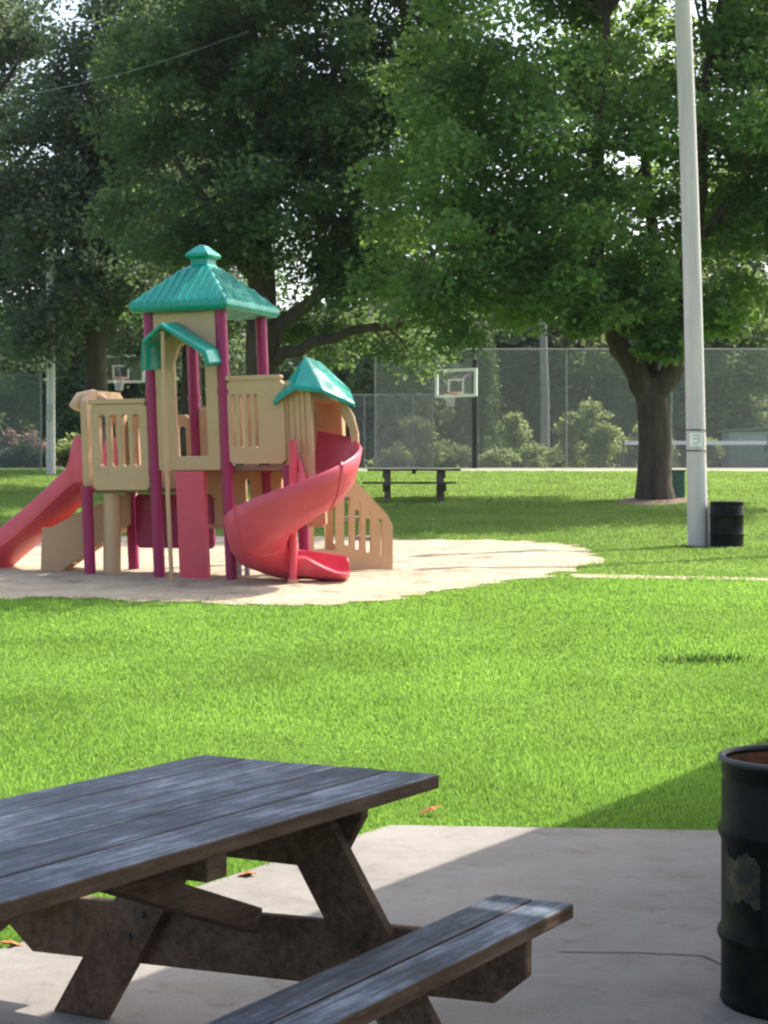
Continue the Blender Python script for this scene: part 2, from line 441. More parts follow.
mb = MB().plate([(-11, 0), (9.3, 0), (9.3, 8), (-11, 8)], [hole], lambda a, c, k: RF(a, c, roof_z + k), .05)
mb.build('roof', simple('brown_roof_board', (.12, .09, .07), .8), shelter)
for a in (-10.6, -.9, 8.9):
    for c in (.9, 7.6):
        if a == -.9 and c < 1: continue
        mb = MB().box(RF(a, c, roof_z / 2), (.16, .16, roof_z)); mb.build('post', M['wood_frame'], shelter)

# ------------------------------------------------------------------ picnic tables
def picnic_table(origin, ang, label, top_mat, frame_mat, group=None, Lt=2.62, W=.87, H=.76, boards=5, bevel=.006, lt=.039, near=True):
    """origin: middle of one end, on the ground; local x runs from that end to the other"""
    root = empty('picnic_table', origin, label, 'picnic table', group)
    rnd = random.Random(7)
    T = .042
    def put(mb, name, mat, bev=bevel):
        me_o = mb.build(name, mat, None, bevel=bev); me_o.parent = root; return me_o
    def edge_mat(o, mt):
        o.data.materials.append(mt)
        for p in o.data.polygons:
            if p.normal.z < .5: p.material_index = 1
    bw = W / boards
    for i in range(boards):
        y = -W / 2 + bw * (i + .5); e = rnd.uniform(-.006, .006)
        mb = MB().box((Lt / 2 + e, y, H - T / 2 + rnd.uniform(-.0015, .0015)), (Lt, bw - .007, T)); edge_mat(put(mb, 'top_board', top_mat), frame_mat)
    hb = .45
    for s in (-1, 1):
        yc = s * (W / 2 + .365); hb = .45 - (.05 if (s < 0 and near) else 0)
        for k in (-1, 1):
            mb = MB().box((Lt / 2 + .12, yc + k * .0635, hb - T / 2), (Lt, .12, T)); edge_mat(put(mb, 'bench_board', top_mat), frame_mat)
    hb = .45
    for xo, sg in ((.38, 1), (Lt - .38, -1)):
        # cross-beam carrying both benches, chamfered ends
        yb = W / 2 + .47; z0, z1 = hb - T - .185, hb - T - .001
        poly = [(-yb, z1), (yb, z1), (yb, z0 + .08), (yb - .10, z0), (-yb + .10, z0), (-yb, z0 + .08)]
        mb = MB().plate(poly, [], lambda s, t, k, xo=xo: Vector((xo - .0195 + k, s, t - (.033 * (1 - s / yb) if near else 0))), .039); put(mb, 'cross_beam', frame_mat)
        yc = W / 2 - .04; z1 = H - T - .001; z0 = z1 - .185
        poly = [(-yc, z1), (yc, z1), (yc, z1 - .03), (yc - .09, z0), (-yc + .09, z0), (-yc, z1 - .03)]
        mb = MB().plate(poly, [], lambda s, t, k, xo=xo: Vector((xo - .0195 + k, s, t)), .039); put(mb, 'top_cleat', frame_mat)
        for s in (-1, 1):
            sh_ = .055 if (s < 0 and near) else 0; p0 = Vector((xo + sg * .040, s * .19 + sh_, H - T - .002)); p1 = Vector((xo + sg * .040, s * .645 + sh_, 0))
            h = .098
            poly = [(p0.y - s * h, p0.z), (p0.y + s * h, p0.z), (p1.y + s * h, 0), (p1.y - s * h, 0)]
            mb = MB().plate(poly, [], lambda q, t, k, xo=xo, sg=sg: Vector((xo + sg * (.0205 + k), q, t)), lt); put(mb, 'leg', frame_mat)
        if not near: continue
        if xo < 1:
            for s in (-1, 1):
                for (yy, zz) in ((s * .40 + (.055 if s < 0 else 0), hb - T - .07), (s * .45 + (.055 if s < 0 else 0), hb - T - .14)):
                    mb = MB().tube([(xo + .058, yy, zz), (xo + .066, yy, zz)], .011, 6); put(mb, 'bolt', M['darksteel'], 0)
        a = Vector((xo + sg * .045, .03, hb - .085)); b2 = Vector((xo + sg * .86, .03, H - T - .05))
        mb = MB().bar(a, b2, .085, .075); put(mb, 'brace', frame_mat)
    mb = MB().box((1.1 if near else Lt / 2, 0, H - T - .038), (.09, W - .1, .074)); put(mb, 'middle_cleat', frame_mat)
    root.rotation_euler = (0, 0, ang)
    return root
P1 = Vector((.168, 5.40, 0)); Dl = Vector((math.sin(R(29.3)), math.cos(R(29.3)), 0)); El = Vector((Dl.y, -Dl.x, 0))
torig = P1 - El * .435
picnic_table((torig.x, torig.y, 0), math.atan2(-Dl.y, -Dl.x),
             'weathered grey wooden picnic table with brown frame standing on the concrete patio', M['wood_top'], M['wood_frame'])

# ------------------------------------------------------------------ drums
def drum(loc, r, h, label, decal):
    root = empty('drum_bin', loc, label, 'trash barrel', 'open steel drums used as litter bins')
    c = Vector(loc)
    prof = [(0, .012), (r * .97, .012), (r, .0), (r + .004, .012), (r, .025)]
    for zz in (.28, .70):
        prof += [(r, h * zz - .03), (r + .011, h * zz - .009), (r + .013, h * zz), (r + .011, h * zz + .009), (r, h * zz + .03)]
    prof += [(r, h * .90), (r - .006, h * .915), (r, h * .93), (r, h - .012)]
    MB().lathe(c, prof, 56).build('shell', M['drum'], root, smooth=True, angle=60)
    MB().lathe(c, [(r - .006, h - .02), (r - .008, h * .6), (r - .008, .03), (0, .03)], 56).build('inside', M['rust'], root, smooth=True)
    ring = [(r * math.cos(2 * math.pi * k / 56), r * math.sin(2 * math.pi * k / 56), h - .006) for k in range(57)]
    MB().tube([c + Vector(p) for p in ring], .011, 8, False).build('rim', M['darksteel'], root, smooth=True)
    if decal:
        b = MB(); n = 16
        for j in range(2):
            for k in range(n + 1):
                a = R(190 + 36 * k / n); b.v.append(tuple(c + Vector(((r + .0025) * math.cos(a), (r + .0025) * math.sin(a), h * (.43 if j == 0 else .63) + (-.5 + j) * (.03 * math.sin(k * .5 + j * 2) + .012 * math.sin(k * 1.9) - .05 * abs(k / n - .5))))))
        b.f = [(k, k + 1, n + 2 + k, n + 1 + k) for k in range(n)]
        b.build('worn_decal', M['decal'], root, smooth=True)
    return root
drum((1.333, 5.67, 0), .265, .775, 'scuffed black drum bin with worn yellow decal standing on the patio edge', True)
pd = ground(727, 547); drum((pd.x, pd.y, pd.z - .01), .285, .80, 'clean black drum bin standing on the grass beside the tall pale pole', False)

# ------------------------------------------------------------------ tall pale pole
pb_ = ground(698, 546)
root = empty('light_pole', pb_, 'tall pale weathered pole with a small white plate standing on the lawn', 'pole')
topv = pb_ + Vector((-.33 * 12 / 10, .0, 12.0))
pts = [pb_ + (topv - pb_) * t for t in np.linspace(-.01, 1, 14)]
pts = [p + Vector((.05 * math.sin(math.pi * max(0, i / 13)), 0, 0)) for i, p in enumerate(pts)]
MB().tube(pts, list(np.linspace(.178, .132, 14)), 24).build('shaft', M['pole'], root, smooth=True)
def pole_x(z): return pb_.x + (topv.x - pb_.x) * z / 12 + .05 * math.sin(math.pi * z / 12)
for z in (1.66, 2.02):
    ring = [Vector((pole_x(z) + .176 * math.cos(a), pb_.y + .176 * math.sin(a), pb_.z + z)) for a in np.linspace(0, 2 * math.pi, 25)]
    MB().tube(ring, .012, 6, False).build('strap', M['darksteel'], root, smooth=True)
b = MB(); n = 10
for z in (1.73, 1.97):
    for k in range(n + 1):
        a = R(222 + 74 * k / n); b.v.append((pole_x(1.85) + .182 * math.cos(a), pb_.y + .182 * math.sin(a), pb_.z + z))
b.f = [(k, k + 1, n + 2 + k, n + 1 + k) for k in range(n)]
plate_o = b.build('plate', M['white'], root, smooth=True)
# dark mark on the plate: a squared hook
b = MB()
for (k0, k1, z0, z1) in ((3, 8, 1.91, 1.935), (6.6, 8, 1.79, 1.91), (3, 6.6, 1.765, 1.79), (3.5, 6, 1.85, 1.87)):
    for_ = []
    nn = 5
    for zz in (z0, z1):
        for k in range(nn + 1):
            a = R(222 + 74 * (k0 + (k1 - k0) * k / nn) / n); for_.append((pole_x(1.85) + .1845 * math.cos(a), pb_.y + .1845 * math.sin(a), pb_.z + zz))
    b.add(for_, [(k, k + 1, nn + 2 + k, nn + 1 + k) for k in range(nn)])
o = b.build('plate_mark', simple('faded_print', (.52, .50, .50), .7), plate_o, smooth=True)
xc = pole_x(.3) + .205
MB().tube([(pole_x(z) + .20, pb_.y - .05, pb_.z + z) for z in (-.05, .3, .6, .72)], .026, 10).build('conduit', M['white'], root, smooth=True)

# ------------------------------------------------------------------ playground
TH = R(24.5); U = Vector((math.cos(TH), -math.sin(TH), 0)); V = Vector((math.sin(TH), math.cos(TH), 0))
C0 = Vector((-1.9, 22.5, gz(22.5))); m_ = 1.05; LEAN = .04
def P(a, b, c):
    return C0 + U * a + V * b + Vector((-LEAN * c, 0, c))
play = empty('playground_set', C0, 'tan red and teal plastic playground tower with two slides standing on sand', 'playground set')
def post(a, b, z1, r=.074, mat='maroon', z0=-.15, name='post'):
    return MB().tube([P(a, b, z0), P(a, b, z1 * .5), P(a, b, z1)], r, 18).build(name, M[mat], play, smooth=True)
for (a, b) in ((0, 0), (-m_, 0), (0, m_), (-m_, m_)): post(a, b, 3.46)
for (a, b) in ((0, 0), (-m_, 0), (0, m_), (-m_, m_)):
    for z in (1.46, 2.42):
        MB().tube([P(a, b, z - .03), P(a, b, z + .03)], .088, 18).build('clamp', M['maroon'], play, smooth=True)
for (a, b) in ((-2 * m_, 0), (-2 * m_, m_)): post(a, b, 1.24)
post(m_ * .82, .0, 1.5); post(.50, m_, 1.5)
def deck(a0, a1, z, name='deck'):
    MB().plate([(a0, .05), (a1, .05), (a1, m_), (a0, m_)], [], lambda s, t, k: P(s, t, z - k), .06).build(name, M['deck'], play, bevel=.01)
deck(-2 * m_ + .02, -m_ - .07, 1.22); deck(-m_ + .02, .0, 1.50); deck(.02, .86, 1.50)
def slots(xs_, z0, z1, w):
    out = []
    for x in xs_:
        r_ = w / 2
        out.append([(x - r_, z0 + r_ * .5), (x - r_ * .5, z0), (x + r_ * .5, z0), (x + r_, z0 + r_ * .5), (x + r_, z1 - r_ * .5), (x + r_ * .5, z1), (x - r_ * .5, z1), (x - r_, z1 - r_ * .5)])
    return out
def rect(a0, a1, z0, z1, c=.05): return [(a0 + c, z0), (a1 - c, z0), (a1, z0 + c), (a1, z1 - c), (a1 - c, z1), (a0 + c, z1), (a0, z1 - c), (a0, z0 + c)]
def front(outer, holes, b0, thick, name, mat='tan', bev=.014):
    o = MB().plate(outer, holes, lambda s, t, k: P(s, b0 + k, t), thick).build(name, M[mat], play, bevel=bev); return o
def side(outer, holes, a0, thick, name, mat='tan', bev=.014):
    return MB().plate(outer, holes, lambda s, t, k: P(a0 + k, s, t), thick).build(name, M[mat], play, bevel=bev)
def caprail(a0, a1, z, b0, parent, along='a'):
    f = (lambda s, t, k: P(s, t, z + k)) if along == 'a' else (lambda s, t, k: P(t, s, z + k))
    MB().plate([(a0, b0 - .055), (a1, b0 - .055), (a1, b0 + .055), (a0, b0 + .055)], [], f, .06).build('cap_rail', M['tan'], parent, bevel=.02)
# left platform
p = front(rect(-2 * m_ + .12, -m_ - .07, 1.19, 2.30), slots((-1.80, -1.63, -1.46, -1.29), 1.50, 2.16, .10), -.04, .08, 'guard_panel'); caprail(-2 * m_ + .10, -m_ - .08, 2.302, 0, p)
p = front(rect(-2 * m_ + .03, -m_ - .09, 1.17, 2.2), slots((-1.85, -1.55, -1.25), 1.45, 2.05, .14), m_ - .04, .08, 'guard_panel')
# slide entry hood on the left face
o = side([(.04, 1.24), (.20, 1.24), (.20, 2.05), (.34, 2.22), (.71, 2.22), (.85, 2.05), (.85, 1.24), (1.01, 1.24), (1.01, 2.35), (.86, 2.50), (.2, 2.50), (.04, 2.35)], [], -2 * m_ - .08, .10, 'slide_entry')
MB().tube([P(-2 * m_ - .20, .10, 2.27), P(-2 * m_ - .16, .18, 2.40), P(-2 * m_ - .06, .32, 2.44), P(-2 * m_ + .02, .46, 2.36)], .085, 12).build('hood_rim', M['tan'], o, smooth=True)
MB().plate([(.22, 2.14), (.40, 2.26), (.84, 2.26), (.84, 2.14)], [], lambda s, t, k: P(-2 * m_ - .20 + k, s, t), .05).build('hood_insert', M['teal'], o, bevel=.01)
# straight slide
def slide_z(t):     # t = distance from the platform
    if t < .25: return 1.24 - .03 * t
    if t < 1.75: return 1.232 - (t - .25) * .72
    return max(.24, .152 + .06 * math.exp(-(t - 1.75) * 4))
sl = MB(); prof = [(-.40, .27), (-.37, .31), (-.33, .27), (-.30, .07), (-.2, .015), (0, 0), (.2, .015), (.30, .07), (.33, .27), (.37, .31), (.40, .27), (.38, .05), (.22, -.045), (0, -.055), (-.22, -.045), (-.38, .05)]
ts = np.linspace(0, 2.35, 44); npf = len(prof)
for t in ts:
    zz = slide_z(t) + .012 * math.sin(t * 5); top = 1.0 + 1.15 * max(0, min(1, (.34 - t) / .14))
    for (q, h) in prof: sl.v.append(tuple(P(-2 * m_ - .06 - t, .525 + q, zz + h * (top if h > .1 else 1))))
for i in range(len(ts) - 1):
    for k in range(npf):
        k2 = (k + 1) % npf; sl.f.append((i * npf + k, i * npf + k2, (i + 1) * npf + k2, (i + 1) * npf + k))
sl.f.append(tuple(range(npf))); sl.f.append(tuple((len(ts) - 1) * npf + k for k in range(npf)))
so = sl.build('straight_slide', M['red'], play, smooth=True, angle=50)
MB().tube([P(-2 * m_ - 2.2, .525, -.15), P(-2 * m_ - 2.2, .525, .2)], .05, 12).build('slide_foot', M['maroon'], so, smooth=True)
# tower front: arched panel with a doorway
front([(-.98, 1.44), (-.07, 1.44), (-.07, 3.43), (-.98, 3.43)], [[(-.70, 1.62), (-.25, 1.62), (-.25, 2.80), (-.32, 3.0), (-.47, 3.08), (-.62, 3.0), (-.70, 2.8)]], -.035, .07, 'doorway_panel')
front(rect(-.40, -.06, 1.5, 2.62, .1), slots((-.30, -.17), 1.75, 2.4, .055), m_ - .03, .06, 'guard_panel')
front(rect(-.98, -.80, 1.5, 2.3, .06), [], m_ - .03, .06, 'guard_panel')
side([(.06, 1.44), (.40, 1.44), (.40, 2.0), (.33, 2.3), (.20, 2.45), (.06, 2.5)], slots((.22,), 1.7, 2.2, .08), -m_ - .03, .06, 'guard_panel')
front([(-.73, -.05), (-.32, -.05), (-.32, 1.43), (-.73, 1.43)], slots((-.52,), 2, 2.01, .001)[:0], -.05, .09, 'climbing_panel', 'red', .02)
# fire pole and its little gable roof
pp = [P(-.60, -.45, -.1), P(-.60, -.46, 1.2), P(-.60, -.45, 2.4), P(-.60, -.42, 3.16)]
MB().tube(pp, .028, 12).build('fire_pole', M['tan'], play, smooth=True)
def gable(ridge_a, b0, b1, zr, wl_, wr_, drop_l, drop_r, name, mat='teal'):
    """small folded roof running out from the tower along -v; wings drop left and right"""
    sec = [(-wl_, -drop_l - .34), (-wl_ * .9, -drop_l), (0, 0), (wr_ * .93, -drop_r), (wr_, -drop_r - .16)]
    mb = MB(); th = .05
    nb = 6
    for j in range(nb + 1):
        t = j / nb; b = b0 + (b1 - b0) * t; flare = 1 + .12 * (t > .8)
        for (q, h) in sec: mb.v.append(tuple(P(ridge_a + q * flare, b, zr + h - .05 * t)))
        for (q, h) in reversed(sec): mb.v.append(tuple(P(ridge_a + q * flare * .92, b, zr + h - .05 * t - th)))
    n = 2 * len(sec)
    for j in range(nb):
        for k in range(n):
            k2 = (k + 1) % n; mb.f.append((j * n + k, j * n + k2, (j + 1) * n + k2, (j + 1) * n + k))
    mb.f.append(tuple(range(n))); mb.f.append(tuple(nb * n + k for k in range(n)))
    return mb.build(name, M[mat], play, bevel=.015)
gable(-.58, -.06, -.50, 3.31, .28, .60, .20, .36, 'doorway_roof')
# main hip roof with ribs and a cap
rc = (-m_ / 2, m_ / 2); ro = empty  # centre
def roof_pt(sx, sy, h, z): return P(rc[0] + sx * h, rc[1] + sy * h, z)
ZE, HE = 3.47, .715
mb = MB(); levels = [(HE - .04, ZE - .03), (HE, ZE + .02), (HE - .01, ZE + .09), (.20, ZE + .56), (.125, ZE + .61), (.12, ZE + .69), (.175, ZE + .715), (.175, ZE + .75), (.06, ZE + .86), (.02, ZE + .875)]
for (h, z) in levels:
    for (sx, sy) in ((-1, -1), (1, -1), (1, 1), (-1, 1)): mb.v.append(tuple(roof_pt(sx, sy, h, z)))
for i in range(len(levels) - 1):
    for k in range(4):
        k2 = (k + 1) % 4; mb.f.append((i * 4 + k, i * 4 + k2, i * 4 + 4 + k2, i * 4 + 4 + k))
mb.f.append((0, 1, 2, 3)); mb.f.append(tuple((len(levels) - 1) * 4 + k for k in range(4)))
tower_roof = mb.build('tower_roof', M['teal'], play, bevel=.022)
rb = MB()
for k in range(4):
    ca, sa_ = [(1, 0), (0, 1), (-1, 0), (0, -1)][k]
    for q in np.linspace(-.65, .65, 13):
        # rib from eave up the slope until it meets the hip
        h0, z0 = HE - .02, ZE + .09 + .012
        h1 = max(.21, abs(q) + .03); z1 = ZE + .09 + (HE - .01 - h1) / (HE - .01 - .20) * .47 + .012
        if h1 > .68: continue
        def rp(h, z, q=q): return P(rc[0] + ca * h - sa_ * q, rc[1] + sa_ * h + ca * q, z)
        rb.bar(rp(h0, z0), rp(h1, z1), .022, .03)
rb.build('roof_ribs', M['teal'], tower_roof, bevel=.008)
# right platform guard and the spiral slide's entry hood
p = front(rect(.05, .85, 1.52, 2.55), slots((.14, .25, .36, .46), 1.72, 2.38, .052), -.04, .08, 'guard_panel'); caprail(.04, .82, 2.552, 0, p)
p = front(rect(.05, .85, 1.44, 2.55), slots((.16, .32, .48, .64), 1.72, 2.38, .07), m_ - .04, .08, 'guard_panel'); caprail(.04, .60, 2.552, m_, p)
hood = front(rect(.83, 1.20, 1.30, 2.52, .03), slots((.90, .98, 1.06, 1.13), 1.62, 2.40, .04), .0, .07, 'slide_hood')
fl_ = [at(px, py, 22.25) for px, py in ((337, 398), (346, 402), (354, 415), (358.5, 432), (359, 450), (352, 450), (349, 430), (341, 414))]
MB().plate([(q.x, q.z) for q in fl_], [], lambda s, t, k: Vector((s, 22.25 + k, t)), .5).build('hood_flare', M['tan'], hood, smooth=True, bevel=.02)
MB().plate([(0.02, 1.45), (.12, 1.45), (.12, 2.30), (.9, 2.30), (.9, 1.45), (1.0, 1.45), (1.0, 2.42), (.02, 2.42)], [], lambda s, t, k: P(.84 + k, s, t), .34).build('hood_wall', M['tan'], hood, bevel=.02)
def hp(a, b, z): return P(a, b, z)
# hood roof: apex line, front slope, two wings
mb = MB(); th = Vector((0, 0, -.06))
top = [hp(.98, .34, 2.86), hp(1.04, -.10, 2.46), hp(.74, -.12, 2.28), hp(1.40, -.06, 2.42), hp(1.68, .26, 2.25), hp(1.30, .95, 2.46), hp(.72, .95, 2.44), hp(1.0, .72, 2.82)]
fs = [(0, 2, 1), (0, 1, 3), (0, 3, 4), (0, 4, 5, 7), (0, 7, 6, 2), (7, 5, 6)]
mb.v = [tuple(v) for v in top] + [tuple(v + th) for v in top]
mb.f = [f for f in fs] + [tuple(8 + i for i in reversed(f)) for f in fs]
for i, j in ((2, 1), (1, 3), (3, 4), (4, 5), (5, 6), (6, 2)): mb.f.append((i, j, 8 + j, 8 + i))
mb.build('hood_roof', M['teal'], hood, bevel=.018)
# spiral slide: swept trough about a red post
AX = Vector(((293 - CX) * 21.95 / F, 21.95, gz(22.0)))
MB().tube([AX + Vector((0, 0, -.15)), AX + Vector((0, 0, 1.82))], .05, 16).build('slide_post', M['red'], play, smooth=True)
MB().tube([AX + Vector((0, 0, -.12)), AX + Vector((0, 0, .12))], .068, 16).build('post_footing', M['tan'], play, smooth=True)
def sec(phi):
    """(r, z) outline of the trough; walls first rise, then settle"""
    rim = .50 if phi < 300 else .50 - .28 * min(1, (phi - 300) / 60)
    return [(.07, .22), (.10, .24), (.13, .20), (.17, .06), (.30, .01), (.46, .0), (.60, .05), (.70, .18), (.76, rim * .75), (.79, rim), (.82, rim + .02), (.845, rim - .01), (.82, rim * .7), (.76, .13), (.66, -.01), (.46, -.065), (.28, -.055), (.12, .0)]
ph_z = [(20, 1.44), (60, 1.34), (100, 1.17), (140, .96), (180, .74), (225, .52), (270, .34), (310, .23), (345, .16)]
spi = MB(); phis = np.arange(20, 346, 6.5); n = len(sec(0))
def ring_at(centre, rad_dir, z, phi, extra=0):
    return [tuple(centre + rad_dir * r + Vector((0, 0, z + h))) for r, h in sec(phi)]
rings = []
for phi in phis:
    a = R(90 - phi)                     # 0 = away from the camera, clockwise from above
    z = np.interp(phi, [p_[0] for p_ in ph_z], [p_[1] for p_ in ph_z])
    rings.append(ring_at(AX, Vector((math.cos(a), math.sin(a), 0)), z, phi))
# open run-out to the right, behind the post: near wall falls away, lip flares at the end
def exit_sec(t):
    lo = 1 - t
    return [(.0 - .03 * t, .22 * lo ** 1.5 + .045), (.03, .24 * lo ** 1.5 + .065), (.06, .20 * lo ** 1.5 + .045), (.11, .05), (.24, .012), (.40, .0), (.52, .03), (.60, .12), (.635, .20), (.65, .28 - .04 * t), (.67, .30 - .04 * t), (.70, .28 - .04 * t), (.70, .12), (.66, .05), (.56, -.03), (.40, -.06), (.22, -.05), (.05, .0)]
for k, t in enumerate((.10, .22, .34, .46, .54, .59, .62, .635)):
    u_ = min(1, t / .60)
    flare = 1 + .10 * u_ ** 3
    yy = .08 - .10 * u_
    zb = .165 - .04 * u_ + (.03 * max(0, u_ - .85) / .15)
    sq = (1, 1, 1, 1, .97, .88, .74, .6)[k]; hs = (1, 1, 1, 1, .97, .86, .62, .3)[k]
    rings.append([tuple(AX + Vector((t + .05, .35 + yy + (r0 - .35) * flare * sq, zb + h * hs))) for r0, h in exit_sec(u_)])
for r_ in rings: spi.v += r_
for i in range(len(rings) - 1):
    for k in range(n):
        k2 = (k + 1) % n; spi.f.append((i * n + k, i * n + k2, (i + 1) * n + k2, (i + 1) * n + k))
spi.f.append(tuple(range(n))); spi.f.append(tuple((len(rings) - 1) * n + k for k in range(n)))
spiral = spi.build('spiral_slide', M['red'], play, smooth=True, angle=55)
for ph0 in (132, 232):
    sm = MB()
    for phi in (ph0, ph0 + 2.2):
        a = R(90 - phi); z = np.interp(phi, [p_[0] for p_ in ph_z], [p_[1] for p_ in ph_z])
        sc_ = [(.45 + (r0 - .45) * 1.03, .12 + (h - .12) * 1.06) for r0, h in sec(phi)]
        sm.v += [tuple(AX + Vector((math.cos(a), math.sin(a), 0)) * r0 + Vector((0, 0, z + h))) for r0, h in sc_]
    sm.f = [(k, (k + 1) % n, n + (k + 1) % n, n + k) for k in range(n)] + [tuple(range(n)), tuple(n + k for k in range(n))]
    sm.build('seam_flange', M['red'], spiral, smooth=True, angle=30)
# right-hand stairs with slotted side panels
def stairs(o0, d, w, outer, holes, nst, rise, run, label_mat='tan', z0=0):
    d = d.normalized(); nrm = Vector((-d.y, d.x, 0))
    st = empty('stairs', o0, None, None); st.parent = play; st.location = Vector(o0) - C0
    for s in (0, 1):
        MB().plate(outer, holes, lambda x, t, k: Vector(o0) + d * x + nrm * (s * w + k) + Vector((0, 0, t)), .07).build('side_panel', M['tan'], st, bevel=.016)
    for i in range(nst):
        MB().frame_box(Vector(o0) + d * (run * (i + .5)) + nrm * (w / 2 + .035) + Vector((0, 0, rise * (nst - i) - .03)), d * run * .56, nrm * (w / 2 - .037), (0, 0, .03)).build('step', M['greystep'], st, bevel=.01)
    return st
so0 = Vector(((340 - CX) * 24.2 / F, 24.2, gz(24.2) - .02))
stairs(so0, Vector((.96, .28, 0)), .58,
       [(-.42, .28), (.0, .28), (.02, .0), (.70, .0), (.74, .05), (.74, .70), (.66, .84), (.14, 1.38), (.0, 1.44), (-.42, 1.48)],
       [[(-.36, .36), (-.05, .36), (-.05, 1.1), (-.36, 1.1)]] + slots((.10,), .42, 1.10, .08) + slots((.25,), .36, 1.02, .08) + slots((.40,), .32, .90, .08) + slots((.56,), .28, .78, .08), 4, .27, .17)
MB().plate([(-.35, .0), (.0, .0), (.0, .6), (-.35, .6)], [], lambda s, t, k: so0 + Vector((s, t + .1, .30 + k)), .05).build('landing', M['greystep'], play, bevel=.01)
# left-hand climber behind the low platform
lo0 = Vector(((40 - CX) * 23.9 / F, 23.9, gz(23.9)))
st = empty('climber', lo0, None, None); st.parent = play; st.location = lo0 - C0
for s in (0, .62):
    MB().plate([(0, 0), (.20, 0), (.34, .12), (1.05, .62), (1.18, .70), (1.18, 1.12), (.62, .92), (.14, .66), (.02, .66)], [], lambda x, t, k, s=s: lo0 + Vector((x, s + k + .12 * x, t)), .08).build('side_panel', M['tan'], st, bevel=.018)
for i in range(4):
    MB().frame_box(lo0 + Vector((.25 + .26 * i, .36 + .03 * i, .18 + .2 * i)), Vector((.13, .015, 0)), (0, .27, 0), (0, 0, .025)).build('step', M['tan'], st, bevel=.01)
cx_ = Vector(((112 - CX) * 23.4 / F, 23.4, gz(23.4)))
MB().tube([cx_ + Vector((0, 0, -.1)), cx_ + Vector((0, 0, .6)), cx_ + Vector((0, 0, 1.12))], .115, 20).build('support_column', M['tan'], play, smooth=True)
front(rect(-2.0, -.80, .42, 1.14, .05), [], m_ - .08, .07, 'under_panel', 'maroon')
front(rect(-.97, -.06, .72, 1.44, .04), slots((-.60, -.28), 1.05, 1.34, .06), m_ - .04, .06, 'under_panel', 'tan')
front(rect(.06, .84, .72, 1.44, .04), slots((.25, .55), 1.02, 1.36, .06), m_ - .04, .06, 'under_panel', 'tan')
MB().plate([(-.7, .45), (.1, .45), (.1, .95), (-.7, .95)], [], lambda s, t, k: P(s, t, .70 + k), .05).build('play_counter', M['tan'], play, bevel=.012)
MB().tube([P(-.3, .7, -.1), P(-.3, .7, .7)], .05, 12).build('counter_leg', M['steel'], play, smooth=True)
MB().plate([(-.32, 0), (-.06, 0), (-.06, .26), (-.32, .26)], [], lambda s, t, k: P(s, .62 + t, .30 + k), .06).build('stool_seat', M['teal'], play, bevel=.015)
MB().tube([P(-.19, .75, -.1), P(-.19, .75, .3)], .035, 10).build('stool_leg', M['steel'], play, smooth=True)

# ------------------------------------------------------------------ far picnic table, cabinet
ft = ground(459, 501)
picnic_table((ft.x + .05, ft.y + .5, ft.z), math.pi, 'dark long picnic table on the grass in front of the fence', M['wood_far'], M['wood_far'], Lt=2.2, W=.78, boards=3, bevel=0, lt=.15, near=False)
gb = ground(676, 498)
cab = empty('utility_cabinet', gb, 'low green metal cabinet behind the tree trunk', 'cabinet')
MB().box(gb + Vector((0, .1, .30)), (.40, .4, .66)).build('housing', M['boxgreen'], cab, bevel=.02)
MB().box(gb + Vector((0, .1, .655)), (.46, .46, .05)).build('lid', M['boxgreen'], cab, bevel=.015)

# ------------------------------------------------------------------ fences
def fence(pts, h, label, group, post_at, rails=(1.0,), r=.04, lift=0):
    pts = [Vector(p) for p in pts]
    root = empty('chain_link_fence', pts[0], label, 'fence', group)
    b = MB(); uv = []
    run = 0
    for p, q in zip(pts, pts[1:]):
        l = (q - p).length
        b.add([p + Vector((0, 0, .02)), q + Vector((0, 0, .02)), q + Vector((0, 0, h)), p + Vector((0, 0, h))], [(0, 1, 2, 3)])
        uv += [(run, 0), (run + l, 0), (run + l, h), (run, h)]; run += l
    o = b.build('wire_mesh', M['chain'], root)
    ul = o.data.uv_layers.new(name='UVMap')
    for lp in o.data.loops: ul.data[lp.index].uv = uv[lp.vertex_index]
    for f in rails:
        MB().tube([p + Vector((0, 0, h * f)) for p in pts], r * .8, 8).build('rail', M['greypipe'], root, smooth=True)
    for p in post_at:
        p = Vector(p); MB().tube([p + Vector((0, 0, -.1)), p + Vector((0, 0, h + .05))], r, 10).build('post', M['greypipe'], root, smooth=True)
    return root
YF = 66.0
def fx(px, Y=YF): return Vector(((px - CX) * Y / F, Y, gz(Y)))
hF = 4.35
main_fence = fence([fx(375), fx(475), fx(566), fx(768), fx(960)], hF, 'tall grey chain-link fence along the sports court behind the tree', 'chain-link fences round the sports court',
      [fx(375), fx(475), fx(566), fx(671), fx(768), fx(864), fx(960)])
b = MB().add([fx(378) + Vector((0, .07, .1)), fx(473) + Vector((0, .07, .1)), fx(473) + Vector((0, .07, hF - .1)), fx(378) + Vector((0, .07, hF - .1))], [(0, 1, 2, 3)])
o = b.build('wind_screen', M['screen'], main_fence); ul = o.data.uv_layers.new(name='UVMap')
for lp in o.data.loops: ul.data[lp.index].uv = [(0, 0), (3.5, 0), (3.5, 4.1), (0, 4.1)][lp.vertex_index]
fence([fx(375), fx(375, 78)], hF, 'short return of chain-link fence running back from the corner post', 'chain-link fences round the sports court', [fx(375, 78)])
fence([fx(352, 74), fx(432, 74)], 3.1, 'lower chain-link fence on the far side of the court, behind the hoop', 'chain-link fences round the sports court',
      [fx(364, 74), fx(413, 74), fx(432, 74)])
fence([fx(-60, 62), fx(41, 62)], 3.3, 'chain-link fence left of the slide, below the dark trees', 'chain-link fences round the sports court', [fx(-60, 62), fx(41, 62)])
